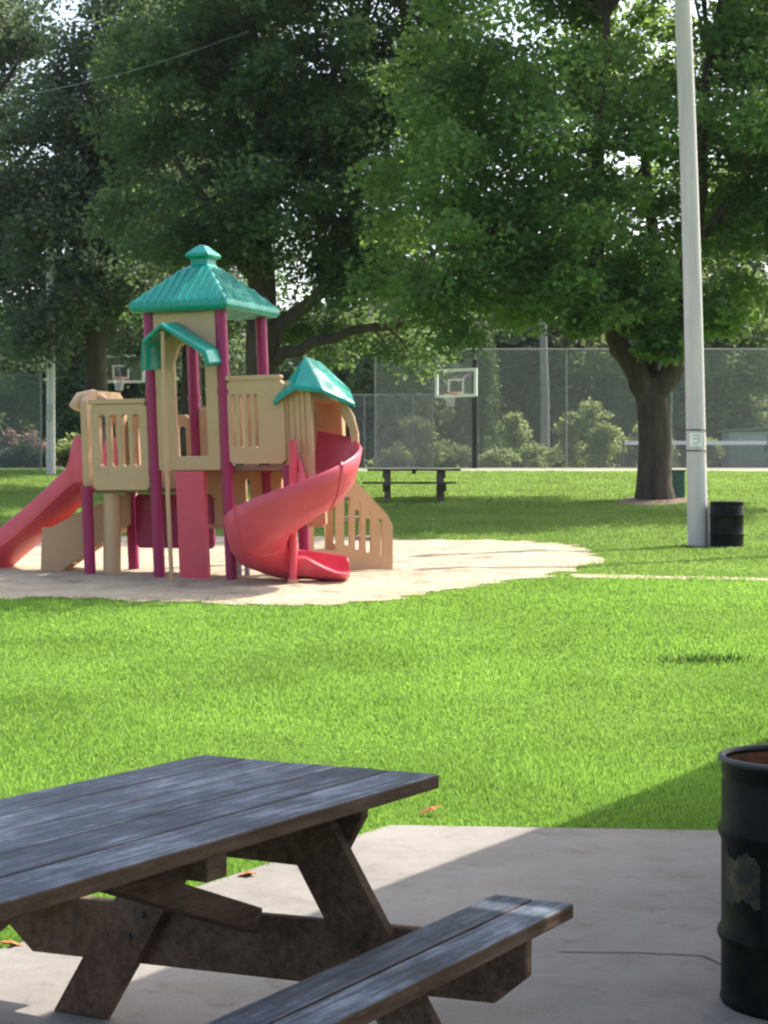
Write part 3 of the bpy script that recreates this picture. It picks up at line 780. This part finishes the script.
# tennis net
Yn = 75
tn = empty('tennis_net', fx(712, Yn), 'tennis net with a white top band stretched across the court', 'tennis net')
b = MB().add([fx(623, Yn) + Vector((0, 0, .05)), fx(800, Yn) + Vector((0, 0, .05)), fx(800, Yn) + Vector((0, 0, 1.10)), fx(623, Yn) + Vector((0, 0, 1.10))], [(0, 1, 2, 3)])
o = b.build('mesh_net', M['tennisnet'], tn); ul = o.data.uv_layers.new(name='UVMap')
for lp in o.data.loops: ul.data[lp.index].uv = [(0, 0), (8.3, 0), (8.3, 1.05), (0, 1.05)][lp.vertex_index]
MB().bar(fx(623, Yn) + Vector((0, 0, 1.16)), fx(800, Yn) + Vector((0, 0, 1.16)), .05, .16).build('top_band', M['white'], tn)
for px in (623, 800): MB().tube([fx(px, Yn), fx(px, Yn) + Vector((0, 0, 1.26))], .05, 10).build('net_post', M['darksteel'], tn, smooth=True)

# ------------------------------------------------------------------ basketball hoops
def hoop(base, bb_c, yaw, label, pole_h, k_=1.0):
    root = empty('basketball_hoop', base, label, 'basketball hoop', 'basketball hoops on the court')
    c = Vector(bb_c); w, h = 1.80 * k_, 1.07 * k_
    X = Vector((math.cos(yaw), math.sin(yaw), 0)); Nn = Vector((math.sin(yaw), -math.cos(yaw), 0)); Z = Vector((0, 0, 1))
    base = Vector(base)
    MB().tube([base + Vector((0, 0, -.1)), base + Vector((0, 0, pole_h))], .11, 14).build('pole', M['blackpaint'], root, smooth=True)
    MB().bar(base + Vector((0, 0, pole_h - .35)), c - Nn * .06, .10, .10).build('arm', M['darksteel'], root)
    MB().bar(base + Vector((0, 0, pole_h - 1.3)), c - Nn * .06 - Z * .35, .06, .06).build('arm', M['darksteel'], root)
    bd = MB().frame_box(c, X * (w / 2 - .05), Nn * .012, Z * (h / 2 - .05)).build('backboard', M['glass'], root)
    fr = MB()
    for s in (-1, 1):
        fr.frame_box(c + X * s * (w / 2 - .04), X * .055, Nn * .03, Z * h / 2)
        fr.frame_box(c + Z * s * (h / 2 - .04), X * (w / 2 - .097), Nn * .028, Z * .05)
    fr.build('border', M['border'], bd)
    sq = MB(); cs = c - Z * .12
    for s in (-1, 1):
        sq.frame_box(cs + X * s * .29 + Nn * .018, X * .035, Nn * .005, Z * .27)
        sq.frame_box(cs + Z * s * .235 + Nn * .018, X * .254, Nn * .005, Z * .035)
    sq.build('target_square', M['white'], bd)
    rc_ = c + Nn * .42 - Z * .40
    MB().tube([rc_ + X * .23 * math.cos(a) + Nn * .23 * math.sin(a) for a in np.linspace(0, 2 * math.pi, 25)], .016, 6, False).build('rim', M['orange'], root, smooth=True)
    MB().bar(rc_ - Nn * .23, c - Z * .40 + Nn * .02, .14, .06).build('rim_bracket', M['orange'], root)
    nt_ = MB(); k = 18; lv = [(.23, 0), (.19, -.15), (.155, -.3), (.15, -.46)]; uv = []
    for r_, z in lv:
        for i in range(k + 1):
            a = 2 * math.pi * i / k; nt_.v.append(tuple(rc_ + X * r_ * math.cos(a) + Nn * r_ * math.sin(a) + Z * z)); uv.append((i * .08, z))
    nt_.f = [(j * (k + 1) + i, j * (k + 1) + i + 1, (j + 1) * (k + 1) + i + 1, (j + 1) * (k + 1) + i) for j in range(3) for i in range(k)]
    o = nt_.build('hoop_net', M['netcord'], root); ul = o.data.uv_layers.new(name='UVMap')
    for lp in o.data.loops: ul.data[lp.index].uv = uv[lp.vertex_index]
Yh = 64.6
hoop(fx(475, Yh + .3), at(456, 383, Yh - .6), R(-32), 'basketball hoop with clear white-edged backboard on a black pole right of the playground', 3.9, .93)
Yh = 70.0
hoop(fx(118, Yh + 1.2), at(121, 369, Yh - .2), R(0), 'basketball hoop with clear backboard seen above the low playground platform', 4.3)

# ------------------------------------------------------------------ utility poles and wire
ub = Vector(((51 - CX) * 57.6 / F, 57.6, gz(57.6)))
up_ = empty('utility_pole', ub, 'slim pale utility pole left of the playground under the dark trees', 'utility pole', 'utility poles among the trees')
MB().tube([ub + Vector((0, 0, -.2)), ub + Vector((0, 0, 5)), ub + Vector((-.02, 0, 8.5))], [.15, .135, .12], 14).build('shaft', M['pole'], up_, smooth=True)
MB().box(ub + Vector((0, -.18, 2.0)), (.2, .12, .5)).build('meter_box', M['steel'], up_, bevel=.01)
ub2 = Vector(((545 - CX) * 90 / F, 90, gz(90)))
up2 = empty('utility_pole', ub2, 'far weathered pole among the bushes behind the tall fence', 'utility pole', 'utility poles among the trees')
MB().tube([ub2 + Vector((0, 0, -.2)), ub2 + Vector((0, 0, 4)), ub2 + Vector((-.15, 0, 8.5))], [.24, .21, .18], 14).build('shaft', simple('grey_weathered_wood', (.22, .21, .20), .9), up2, smooth=True)
MB().bar(ub2 + Vector((-1.0, 0, 8.0)), ub2 + Vector((.8, 0, 8.0)), .1, .12).build('cross_arm', M['bark'], up2)
w0, w1 = at(-40, 106, 44), at(250, 32, 47)
tag(MB().tube([w0.lerp(w1, t) + Vector((0, 0, -.25 * math.sin(math.pi * t))) for t in np.linspace(0, 1, 16)], .006, 6).build('overhead_wire', M['steel'], loc=w0), 'thin overhead wire crossing in front of the upper left trees', 'wire')

# small pale building beyond the court
sb = Vector(((752 - CX) * 88 / F, 88, gz(88)))
sh = empty('pale_shed', sb, 'pale grey shed with a low roof beyond the court behind the pale pole', 'shed')
MB().box(sb + Vector((0, 0, 1.0)), (2.6, 2, 2.0)).build('wall', M['siding'], sh)
MB().plate([(-1.5, 2.0), (1.5, 2.12), (1.5, 2.24), (-1.5, 2.12)], [], lambda s, t, k: sb + Vector((s, -1.2 + k, t)), 2.4).build('roof', M['roofing'], sh)
MB().box(sb + Vector((-.45, -1.02, .9)), (.95, .06, 1.8)).build('door', M['siding'], sh)
MB().box(sb + Vector((.7, -1.02, 1.3)), (.6, .06, .5)).build('window', M['darksteel'], sh)

# ------------------------------------------------------------------ foliage
def leaf_mesh(name, centers, radii, per, size, mat, seed, flat=.6, droop=.35, parent=None, loc=(0, 0, 0), aspect=.75):
    g = np.random.default_rng(seed)
    C = np.repeat(np.asarray(centers, float), per, axis=0); Rr = np.repeat(np.asarray(radii, float), per)
    n = len(C)
    d = g.normal(size=(n, 3)); d /= np.linalg.norm(d, axis=1)[:, None]
    rad = g.random(n) ** .45
    off = d * rad[:, None] * Rr[:, None]; off[:, 2] *= flat
    off[:, 2] -= .25 * (off[:, 0] ** 2 + off[:, 1] ** 2) / Rr
    base = C + off
    ax = g.normal(size=(n, 3)); ax[:, 2] = ax[:, 2] * .5 - droop; ax /= np.linalg.norm(ax, axis=1)[:, None]
    up = g.normal(size=(n, 3)) * .6; up[:, 2] += 1
    sd = np.cross(ax, up); sd /= np.linalg.norm(sd, axis=1)[:, None] + 1e-9
    nn = np.cross(sd, ax)
    s = size * (.6 + .8 * g.random(n))[:, None]
    v = np.empty((n, 4, 3))
    v[:, 0] = base; v[:, 1] = base + ax * s * .45 + sd * s * aspect * .5 + nn * s * .1
    v[:, 2] = base + ax * s; v[:, 3] = base + ax * s * .45 - sd * s * aspect * .5 + nn * s * .1
    v = v.reshape(-1, 3) - np.asarray(loc)
    i = np.arange(n) * 4
    tri = np.stack([i, i + 1, i + 2, i, i + 2, i + 3], 1).reshape(-1)
    me = bpy.data.meshes.new(name)
    me.vertices.add(len(v)); me.vertices.foreach_set('co', v.reshape(-1).astype(np.float32))
    nt_ = 2 * n
    me.loops.add(nt_ * 3); me.loops.foreach_set('vertex_index', tri.astype(np.int32))
    me.polygons.add(nt_); me.polygons.foreach_set('loop_start', (np.arange(nt_) * 3).astype(np.int32))
    me.update(calc_edges=True); me.validate()
    me.materials.append(mat)
    o = bpy.data.objects.new(name, me); col.objects.link(o)
    if parent is not None: o.parent = parent
    return o
def lobes_to_clumps(lobes, g, spacing, cr):
    cs, rs = [], []
    for c, rx, ry, rz, *k_ in lobes:
        vol = rx * ry * rz * 4.19; n = max(6, int(vol / spacing ** 3))
        for _ in range(n):
            d = g.normal(size=3); d /= np.linalg.norm(d); r = g.random() ** .42
            cs.append((c[0] + d[0] * r * rx, c[1] + d[1] * r * ry, c[2] + d[2] * r * rz)); rs.append((k_[0] if k_ else cr) * (.65 + .7 * g.random()))
    return np.array(cs), np.array(rs)
def tree(base, trunk, limbs, lobes, label, leafm, seed, spacing=1.25, cr=.95, per=130, size=.2, name='broadleaf_tree', group=None, twigs=60, flat=.6):
    base = Vector(base); g = np.random.default_rng(seed)
    root = empty(name, base, label, 'tree', group)
    cs, rs = lobes_to_clumps(lobes, g, spacing, cr)
    tb = MB(); tb.tube(trunk[0], trunk[1], 16)
    pool = []
    for pts, rad in limbs:
        # smooth the limb a little
        pp_ = [Vector(p) for p in pts]; q = []; rr = []
        for i in range(len(pp_) - 1):
            for t in (0, .33, .66):
                q.append(pp_[i].lerp(pp_[i + 1], t) + Vector(g.normal(size=3) * rad[i] * .25) * (1 if (i or t) else 0)); rr.append(rad[i] + (rad[i + 1] - rad[i]) * t)
        q.append(pp_[-1]); rr.append(rad[-1])
        tb.tube(q, rr, 10); pool += list(zip(q, rr))
    pool += [(Vector(trunk[0][-1]), trunk[1][-1])]
    idx = g.permutation(len(cs))[:twigs]
    for i in idx:
        c = Vector(cs[i]); p0, r0 = min(pool, key=lambda e: (e[0] - c).length)
        if (p0 - c).length > 7: continue
        mid = p0.lerp(c, .5) + Vector((0, 0, .25)) + Vector(g.normal(size=3) * .15)
        r1 = min(r0 * .5, .09); tb.tube([p0, mid, c], [r1, r1 * .6, .012], 6)
    tb.build('trunk', M['bark'], root, smooth=True, angle=80)
    leaf_mesh('crown', cs, rs, per, size, leafm, seed + 1, parent=root, loc=base, flat=flat)
    return root
def W3(px, py, Y): return at(px, py, Y)
def lobe(px, py, Y, rx, ry, rz): c = at(px, py, Y); return ((c.x, c.y, c.z), rx, ry, rz)

# --- the big maple right of centre
YM = 43.0; tb_ = ground(655, 499)
YM = tb_.y; sM = F / YM
trunk = ([tb_ + Vector((0, 0, -.3)), tb_ + Vector((0, 0, .0)), tb_ + Vector((-.02, 0, .35)), W3(655, 450, YM), W3(653, 410, YM), W3(648, 380, YM)],
         [.54, .50, .43, .39, .38, .36])
limbs = [([W3(650, 398, YM), W3(632, 370, YM), W3(615, 335, YM - .2), W3(600, 290, YM - .4), W3(590, 220, YM - .3), W3(600, 120, YM), W3(606, 20, YM)], [.30, .27, .24, .21, .18, .13, .08]),
         ([W3(654, 395, YM), W3(672, 360, YM), W3(684, 330, YM + .2), W3(690, 270, YM + .4), W3(700, 180, YM + .4), W3(708, 60, YM + .3)], [.30, .26, .24, .21, .17, .1]),
         ([W3(602, 290, YM - .4), W3(560, 260, YM - 1), W3(500, 240, YM - 1.6), W3(440, 250, YM - 2)], [.15, .12, .09, .05]),
         ([W3(592, 210, YM - .3), W3(540, 150, YM), W3(480, 100, YM + .5)], [.13, .1, .05]),
         ([W3(652, 390, YM), W3(650, 330, YM + .8), W3(655, 250, YM + 1.2), W3(640, 120, YM + 1.5)], [.22, .2, .16, .08]),
         ([W3(692, 250, YM + .4), W3(730, 200, YM), W3(790, 170, YM)], [.13, .1, .05])]
lob = [lobe(470, 210, YM - 1.0, 2.6, 3.0, 2.3), lobe(430, 300, YM - 1.5, 1.7, 2.0, 1.25), lobe(520, 290, YM - 1.8, 2.0, 2.0, 1.2),
       lobe(560, 200, YM - 2.0, 2.4, 2.4, 2.4), lobe(500, 90, YM - .5, 3.0, 3.4, 2.4), lobe(610, 60, YM + 2.2, 2.6, 2.4, 2.0),
       lobe(680, 200, YM + 2.6, 2.4, 2.2, 2.6), lobe(610, 255, YM + 2.4, 2.0, 1.8, 1.6), lobe(745, 130, YM - .5, 1.7, 2.6, 2.6), lobe(740, 240, YM, 1.4, 2.0, 1.5), lobe(730, 300, YM + 1.0, 1.6, 1.5, 1.1),
       lobe(820, 180, YM, 2.6, 3.0, 3.4), lobe(725, 20, YM + 1.0, 1.9, 2.4, 1.9), lobe(800, 10, YM, 2.2, 2.4, 2.4), lobe(640, -20, YM + 1.5, 1.6, 2, 1.5), lobe(625, 40, YM + 3, 1.7, 1.6, 1.2), lobe(560, -120, YM, 3.6, 4.0, 2.8), lobe(700, -150, YM, 3.6, 4.0, 2.6), lobe(545, 10, YM + 2, 1.4, 1.6, 1.1), lobe(640, 150, YM - 1.6, 1.2, 1.0, 1.6), lobe(555, 290, YM - 1.2, 1.1, 1.2, .8), lobe(632, 322, YM - 1.2, 1.0, .6, .6) + (.5,), lobe(664, 350, YM - .9, .45, .4, .35) + (.3,), lobe(600, 300, YM - 1.5, 1.0, .8, .7) + (.6,), lobe(715, 318, YM - .6, 1.0, .8, .5) + (.55,), lobe(645, 280, YM - 1.4, 1.2, .8, .9) + (.6,)]
tree(tb_, trunk, limbs, lob, 'large maple with forked trunk and bright green leaves behind the pale pole', M['leaf_maple'], 11, spacing=1.25, cr=.86, per=310, size=.15, twigs=150, name='maple_tree')

# --- dark broad tree behind the tower
YB = 50.0; bb = Vector(((264 - CX) * YB / F, YB, gz(YB)))
trunk = ([bb + Vector((0, 0, -.3)), bb + Vector((0, 0, .3)), W3(263, 420, YB), W3(262, 350, YB), W3(262, 280, YB), W3(258, 200, YB), W3(262, 80, YB)], [.72, .56, .5, .46, .38, .28, .12])
limbs = [([W3(262, 355, YB), W3(290, 318, YB - .3), W3(325, 288, YB - .6), W3(370, 262, YB - 1), W3(420, 230, YB - 1)], [.26, .2, .17, .13, .06]),
         ([W3(263, 372, YB), W3(285, 352, YB - .4), W3(320, 342, YB - .8), W3(370, 328, YB - 1.2), W3(430, 318, YB - 1.6)], [.22, .18, .15, .12, .06]),
         ([W3(262, 300, YB), W3(225, 230, YB - .6), W3(170, 150, YB - 1)], [.22, .16, .07]),
         ([W3(260, 220, YB), W3(310, 140, YB), W3(360, 60, YB)], [.2, .14, .06]),
         ([W3(258, 200, YB), W3(230, 110, YB + .5), W3(220, 20, YB + .5)], [.2, .14, .06])]
lob = [lobe(180, 210, YB - .5, 2.4, 3, 2.0), lobe(270, 180, YB - 1.2, 2.6, 3, 2.2), lobe(370, 200, YB - .5, 2.6, 3.2, 2.2), lobe(330, 90, YB, 3.4, 3.6, 2.8), lobe(200, 80, YB, 3.2, 3.4, 2.8),
       lobe(380, 290, YB - .5, 1.9, 2.4, 1.3), lobe(390, 345, YB + .5, 1.4, 1.6, .8), lobe(322, 268, YB + 1.5, .5, .6, .3), lobe(296, 322, YB + 2, .7, .8, .4), lobe(420, 110, YB + 1, 2.6, 3, 2.6), lobe(280, -60, YB, 4.4, 4.4, 3.2), lobe(420, -40, YB + .5, 3, 3, 3.0), lobe(205, 300, YB + 1.5, 2.0, 2, 1.2), lobe(335, 330, YB + 2.2, 1.4, 1.2, .8), lobe(320, 240, YB + 1, 1.6, 1.6, .7)]
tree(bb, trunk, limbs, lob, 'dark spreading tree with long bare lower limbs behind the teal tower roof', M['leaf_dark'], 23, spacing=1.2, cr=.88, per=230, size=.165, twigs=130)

# --- dense trees at the left
YL = 60.0
def left_tree(px, Yt, lobs, label, seed, top_py, mat):
    b0 = Vector(((px - CX) * Yt / F, Yt, gz(Yt)))
    tr = ([b0 + Vector((0, 0, -.3)), b0 + Vector((0, 0, .4)), W3(px + 2, 380, Yt), W3(px - 2, 220, Yt), W3(px + 3, top_py, Yt)], [.55, .42, .36, .28, .05])
    lm = [([W3(px, y0, Yt), W3(px + dx * .5, y0 - 40, Yt - .5), W3(px + dx, y0 - 70, Yt - 1)], [.17, .12, .04]) for y0, dx in ((340, -70), (310, 70), (250, -60), (210, 60), (150, -40), (130, 40))]
    return tree(b0, tr, lm, lobs, label, mat, seed, spacing=1.2, cr=.95, per=200, size=.185, twigs=60)
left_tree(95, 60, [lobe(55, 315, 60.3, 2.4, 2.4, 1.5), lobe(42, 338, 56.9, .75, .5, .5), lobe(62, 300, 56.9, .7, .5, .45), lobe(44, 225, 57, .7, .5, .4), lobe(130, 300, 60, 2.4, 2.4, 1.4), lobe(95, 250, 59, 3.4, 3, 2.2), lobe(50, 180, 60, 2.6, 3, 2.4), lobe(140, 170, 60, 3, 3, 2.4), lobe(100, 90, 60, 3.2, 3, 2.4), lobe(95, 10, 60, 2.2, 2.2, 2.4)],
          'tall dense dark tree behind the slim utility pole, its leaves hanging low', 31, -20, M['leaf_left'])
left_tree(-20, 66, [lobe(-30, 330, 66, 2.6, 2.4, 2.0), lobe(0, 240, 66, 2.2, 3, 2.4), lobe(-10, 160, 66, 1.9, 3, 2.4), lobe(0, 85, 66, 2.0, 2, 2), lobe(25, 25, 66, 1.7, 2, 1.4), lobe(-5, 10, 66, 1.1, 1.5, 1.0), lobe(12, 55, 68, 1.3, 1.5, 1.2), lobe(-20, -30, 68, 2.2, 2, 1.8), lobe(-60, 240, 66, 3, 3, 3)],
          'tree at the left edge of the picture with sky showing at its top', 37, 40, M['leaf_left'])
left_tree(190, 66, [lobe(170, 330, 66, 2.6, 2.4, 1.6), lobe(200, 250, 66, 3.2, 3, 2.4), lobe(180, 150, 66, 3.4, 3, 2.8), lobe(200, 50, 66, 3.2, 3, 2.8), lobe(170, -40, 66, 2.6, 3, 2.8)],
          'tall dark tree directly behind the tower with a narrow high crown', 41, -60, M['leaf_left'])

# --- unseen tree added to shade the low end of the playground with its high limb
tX = Vector((9.6, 31.0, gz(31))); 
trunk = ([tX + Vector((0, 0, -.3)), tX + Vector((0, 0, .3)), tX + Vector((-.2, 0, 5)), tX + Vector((-.8, -.2, 9.5))], [.30, .25, .2, .15])
limbs = [([tX + Vector((-.8, -.2, 9.5)), tX + Vector((-3.0, -1.0, 11.2)), tX + Vector((-5.4, -2.2, 12.4))], [.13, .1, .05])]
lob = [((3.6, 28.4, 12.6), 2.5, 1.7, 1.3), ((1.6, 28.0, 12.9), 1.6, 1.6, 1.2), ((5.2, 28.8, 13.0), 1.5, 1.4, 1.0)]
tree(tX, trunk, limbs, lob, 'unseen slender tree added right of the lawn, its high leafy limb shading the playground', M['leaf_maple'], 61, spacing=1.1, cr=.7, per=110, size=.18, twigs=30, name='maple_tree')

# --- woods beyond the court
g0 = np.random.default_rng(5)
protos = []
def wood_tree(seed, h, wdt, mat, label):
    b0 = Vector((0, 0, 0)); g = np.random.default_rng(seed); lobs = []
    for k in range(7):
        z = h * (.16 + .74 * k / 6); w = wdt * (.62 + .38 * math.sin(math.pi * (k + 1) / 8)) * (1 if k < 5 else .65)
        lobs.append(((g.normal() * wdt * .22, g.normal() * wdt * .2, z), w, w, h * .13))
    tr = ([b0 + Vector((0, 0, -.3)), b0 + Vector((.05, 0, h * .4)), b0 + Vector((.1, 0, h * .9))], [.32, .24, .06])
    t = tree(b0, tr, [], lobs, label, mat, seed, spacing=1.3, cr=1.2, per=85, size=.36, twigs=25, name='woodland_tree', group='trees of the wood beyond the court')
    return t
pr = [wood_tree(51, 12, 3.0, M['leaf_wood'], 'x'), wood_tree(52, 10.5, 2.7, M['leaf_wood'], 'x'), wood_tree(53, 13.5, 3.2, M['leaf_dark'], 'x')]
spots = [(-60, 96), (10, 102), (70, 95), (728, 86), (680, 92), (130, 100), (185, 94), (240, 103), (310, 108), (352, 97), (400, 93), (440, 99), (500, 104), (555, 100), (600, 106), (650, 98), (700, 104), (750, 101), (810, 97), (870, 104), (340, 120), (470, 118), (580, 121), (690, 119), (220, 118), (90, 117), (-20, 128), (45, 126), (140, 130), (190, 127), (270, 132), (400, 128), (440, 133), (520, 129), (560, 134), (630, 130), (720, 128), (780, 131), (840, 129), (365, 134)]
for i, (px, Y) in enumerate(spots):
    t = pr[i % 3] if i < 3 else copy_tree(pr[i % 3])
    Y += 8; t.location = ((px - CX) * Y / F, Y, gz(Y)); t.rotation_euler = (0, 0, g0.random() * 6.28)
    s = .85 + .35 * g0.random() + (.15 if px > 360 else 0)
    if 240 <= px <= 330: s = .72
    t.scale = (s, s, s)
    t['label'] = 'dim leafy tree of the wood beyond the court, one of a close row'

# --- shrubs beyond the court
def shrub(loc, rx, rz, mat, label, seed, name='bush', group=None, size=.16, per=60, cat='bush', spacing=.5):
    g = np.random.default_rng(seed); loc = Vector(loc)
    root = empty(name, loc, label, cat, group)
    lobs = [((loc.x + g.normal() * rx * .35, loc.y + g.normal() * rx * .3, loc.z + rz * (.22 + .62 * g.random())), rx * (.3 + .35 * g.random()), rx * .5, rz * (.16 + .2 * g.random())) for k in range(7)]
    cs, rs = lobes_to_clumps(lobs, g, spacing, .38)
    st = MB()
    for k in range(6):
        c = Vector(cs[int(g.random() * len(cs))]); st.tube([loc + Vector((g.normal() * .1, g.normal() * .1, -.1)), loc.lerp(c, .5) + Vector((0, 0, .1)), c], [.03, .02, .008], 5)
    st.build('stem', M['bark'], root)
    leaf_mesh('foliage', cs, rs, per, size, mat, seed + 1, parent=root, loc=loc, droop=0)
    return root
bushes = [(395, 82, 1.0, 1.4), (425, 80, 1.0, 2.6), (452, 82, .9, 1.4), (492, 81, .9, 1.5), (515, 83, .8, 2.7), (575, 82, .8, 3.0), (603, 81, 1.0, 3.6), (632, 83, 1.0, 2.4), (662, 82, .8, 1.8), (700, 84, .8, 1.6), (535, 86, 1.1, 1.5), (480, 88, 1.2, 1.8)]
for i, (px, Y, rx, rz) in enumerate(bushes):
    lab = ['pale yellow-green bush behind the fence below the basketball hoop', 'sunlit yellow-green bush in the row behind the tall fence'][0 if i < 3 else 1]
    shrub(((px - CX) * Y / F, Y, gz(Y)), rx, rz, M['leaf_bush'], lab, 70 + i, group=('sunny bushes below the hoop' if i < 3 else 'sunny bushes behind the tall fence'))
# pale columnar conifer
Yc = 86; cb_ = Vector(((482 - CX) * Yc / F, Yc, gz(Yc)))
rt = empty('arborvitae', cb_, 'tall pale green columnar conifer behind the hoop pole', 'tree')
g = np.random.default_rng(90); cs = []; rs = []
for k in range(150):
    z = 6.6 * g.random(); w = 1.0 * (1 - z / 7.2) ** .6 + .1; a = g.random() * 6.28; rr_ = g.random() ** .5 * w
    cs.append((cb_.x + rr_ * math.cos(a), cb_.y + rr_ * math.sin(a), cb_.z + .3 + z)); rs.append(.4)
leaf_mesh('crown', cs, rs, 55, .17, M['leaf_conifer'], 91, parent=rt, loc=cb_, droop=-.3, flat=1.2, aspect=.5)
MB().tube([cb_ + Vector((0, 0, -.2)), cb_ + Vector((0, 0, 5.5))], [.14, .03], 10).build('trunk', M['bark'], rt, smooth=True)
# left background: hedge and blossom
for i, px in enumerate((-25, 2, 26)):
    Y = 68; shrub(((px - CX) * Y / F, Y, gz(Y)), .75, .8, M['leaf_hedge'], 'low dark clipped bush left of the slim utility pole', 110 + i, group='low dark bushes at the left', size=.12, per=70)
for i, px in enumerate((-10, 12, 38, 74)):
    Y = 76; shrub(((px - CX) * Y / F, Y, gz(Y)), .8, 1.5, M['petal'] if i < 3 else M['leaf_bush'], 'pinkish flowering bush behind the low dark bushes' if i < 3 else 'yellowish bush behind the left slide hood', 120 + i, group='pinkish bushes at the left' if i < 3 else None, name='flowering_bush' if i < 3 else 'bush')

# ------------------------------------------------------------------ grass
g = np.random.default_rng(77)
patio2 = [(p.x, p.y) for p in patio]
cand = []
Zs = np.exp(g.random(900000) * (math.log(61 / 4.2)) + math.log(4.2))
Xs = (g.random(len(Zs)) * 2 - 1) * (.25 * Zs + 1.0)
def mask_in(poly, X, Y):
    c = np.zeros(len(X), bool); n = len(poly); j = n - 1
    for i in range(n):
        xi, yi = poly[i][0], poly[i][1]; xj, yj = poly[j][0], poly[j][1]
        if yi != yj:
            t = ((yi > Y) != (yj > Y)) & (X < (xj - xi) * (Y - yi) / (yj - yi) + xi); c ^= t
        j = i
    return c
# ragged sand edge: jitter the test position
jx, jy = g.normal(size=len(Zs)) * .15, g.normal(size=len(Zs)) * .35
ex, ez = g.normal(size=len(Zs)) * .022, g.normal(size=len(Zs)) * .022
keep = ~mask_in(patio2, Xs + ex, Zs + ez) & ~mask_in(sand_poly, Xs + jx, Zs + jy) & ~mask_in(wobble(d_tuft, .05, 3), Xs + jx, Zs + jy) & ~(mask_in(track_poly, Xs, Zs) & (g.random(len(Zs)) < .72))
Xs, Zs = Xs[keep], Zs[keep]; n = len(Xs)
gzv = np.where(mask_in(patio2, Xs, Zs), -.004, np.interp(Zs, _ty, _tz2))
w = .005 * np.maximum(Zs / 8.5, .8) * (.7 + .6 * g.random(n)); h = (.018 + .018 * g.random(n)) * (1 + .012 * Zs)
# patchy height
h *= .85 + .3 * np.sin(Xs * 1.7 + np.sin(Zs * .9)) * np.sin(Zs * 1.3 + Xs * .6)
az = g.random(n) * 6.283; ln = g.normal(size=(n, 2)) * .5
v = np.empty((n, 3, 3))
v[:, 0] = np.stack([Xs - np.cos(az) * w, Zs - np.sin(az) * w, gzv - .005], 1)
v[:, 1] = np.stack([Xs + np.cos(az) * w, Zs + np.sin(az) * w, gzv - .005], 1)
v[:, 2] = np.stack([Xs + ln[:, 0] * h, Zs + ln[:, 1] * h, gzv + h], 1)
line_y = np.interp(Xs, [pa.x - 6, pa.x, pb.x], [pa.y - 1.5, pa.y + .2, pb.y + .2])
dry = (Zs + g.normal(size=n) * (.35 + .06 * np.abs(Zs - line_y)) > line_y) & (g.random(n) < np.clip(.55 + .03 * (Zs - line_y), 0, .85))
for nm, sel, mt, lab in (('grass', ~dry, M['blade'], 'short bright green mown grass of the near lawn'), ('grass', dry, M['dry_blade'], 'drier yellowish grass of the lawn beyond the worn path')):
    vv = v[sel].reshape(-1); k = int(sel.sum())
    me = bpy.data.meshes.new(nm)
    me.vertices.add(3 * k); me.vertices.foreach_set('co', vv.astype(np.float32))
    me.loops.add(3 * k); me.loops.foreach_set('vertex_index', np.arange(3 * k, dtype=np.int32))
    me.polygons.add(k); me.polygons.foreach_set('loop_start', (np.arange(k) * 3).astype(np.int32))
    me.update(calc_edges=True); me.materials.append(mt)
    o = bpy.data.objects.new(nm, me); col.objects.link(o); tag(o, lab, 'grass', kind='stuff')

# a taller tuft missed by the mower and a few fallen leaves
tp = ground(710, 662)
b = MB()
for k in range(260):
    x, y = tp.x + g.normal() * .26, tp.y + g.normal() * .10
    a = g.random() * 6.28; hh = .06 + .05 * g.random(); w_ = .007; z = gz(y) - .01
    b.add([(x - w_ * math.cos(a), y - w_ * math.sin(a), z), (x + w_ * math.cos(a), y + w_ * math.sin(a), z), (x + g.normal() * .05, y + g.normal() * .05, z + hh)], [(0, 1, 2)])
tag(b.build('grass_tuft', leaf_mat('dark_tuft_blade', (.02, .06, .008), (.045, .10, .015), (.06, .13, .015), .3), loc=tp), 'darker taller grass tuft on the lawn at the right', 'grass tuft', kind='stuff')
for i, (px, py, s, lab) in enumerate(((430, 817, .07, 'bright orange fallen leaf at the patio edge beyond the table corner'), (246, 884, .05, 'small brown fallen leaf in the grass under the table'), (10, 955, .05, 'small brown fallen leaf at the left patio edge'))):
    p = ground(px, py); b = MB(); sp = []
    for k in range(10):
        a = 2 * math.pi * k / 10; rr_ = s * (1 if k % 2 == 0 else .55); sp.append(Vector((rr_ * math.cos(a), rr_ * math.sin(a) * .8, .035 + .35 * rr_ * math.cos(a + i))))
    b.add([p + Vector((0, 0, .05))] + [p + q for q in sp], [(0, k + 1, (k + 1) % 10 + 1) for k in range(10)])
    tag(b.build('fallen_leaf', M['autumn'], loc=p), lab, 'leaf', 'fallen leaves along the patio edge')

# ------------------------------------------------------------------ summer haze round the whole place
hm = bpy.data.materials.new('haze_air'); hm.use_nodes = True
hn = hm.node_tree.nodes; hn.remove(hn['Principled BSDF'])
pv = hn.new('ShaderNodeVolumePrincipled'); pv.inputs['Color'].default_value = (.86, .92, 1, 1); pv.inputs['Density'].default_value = HAZE; pv.inputs['Anisotropy'].default_value = .2
hm.node_tree.links.new(pv.outputs[0], hn['Material Output'].inputs['Volume'])
ho = MB().box((0, 195, 17), (560, 500, 36.2)).build('haze', hm); ho['kind'] = 'stuff'
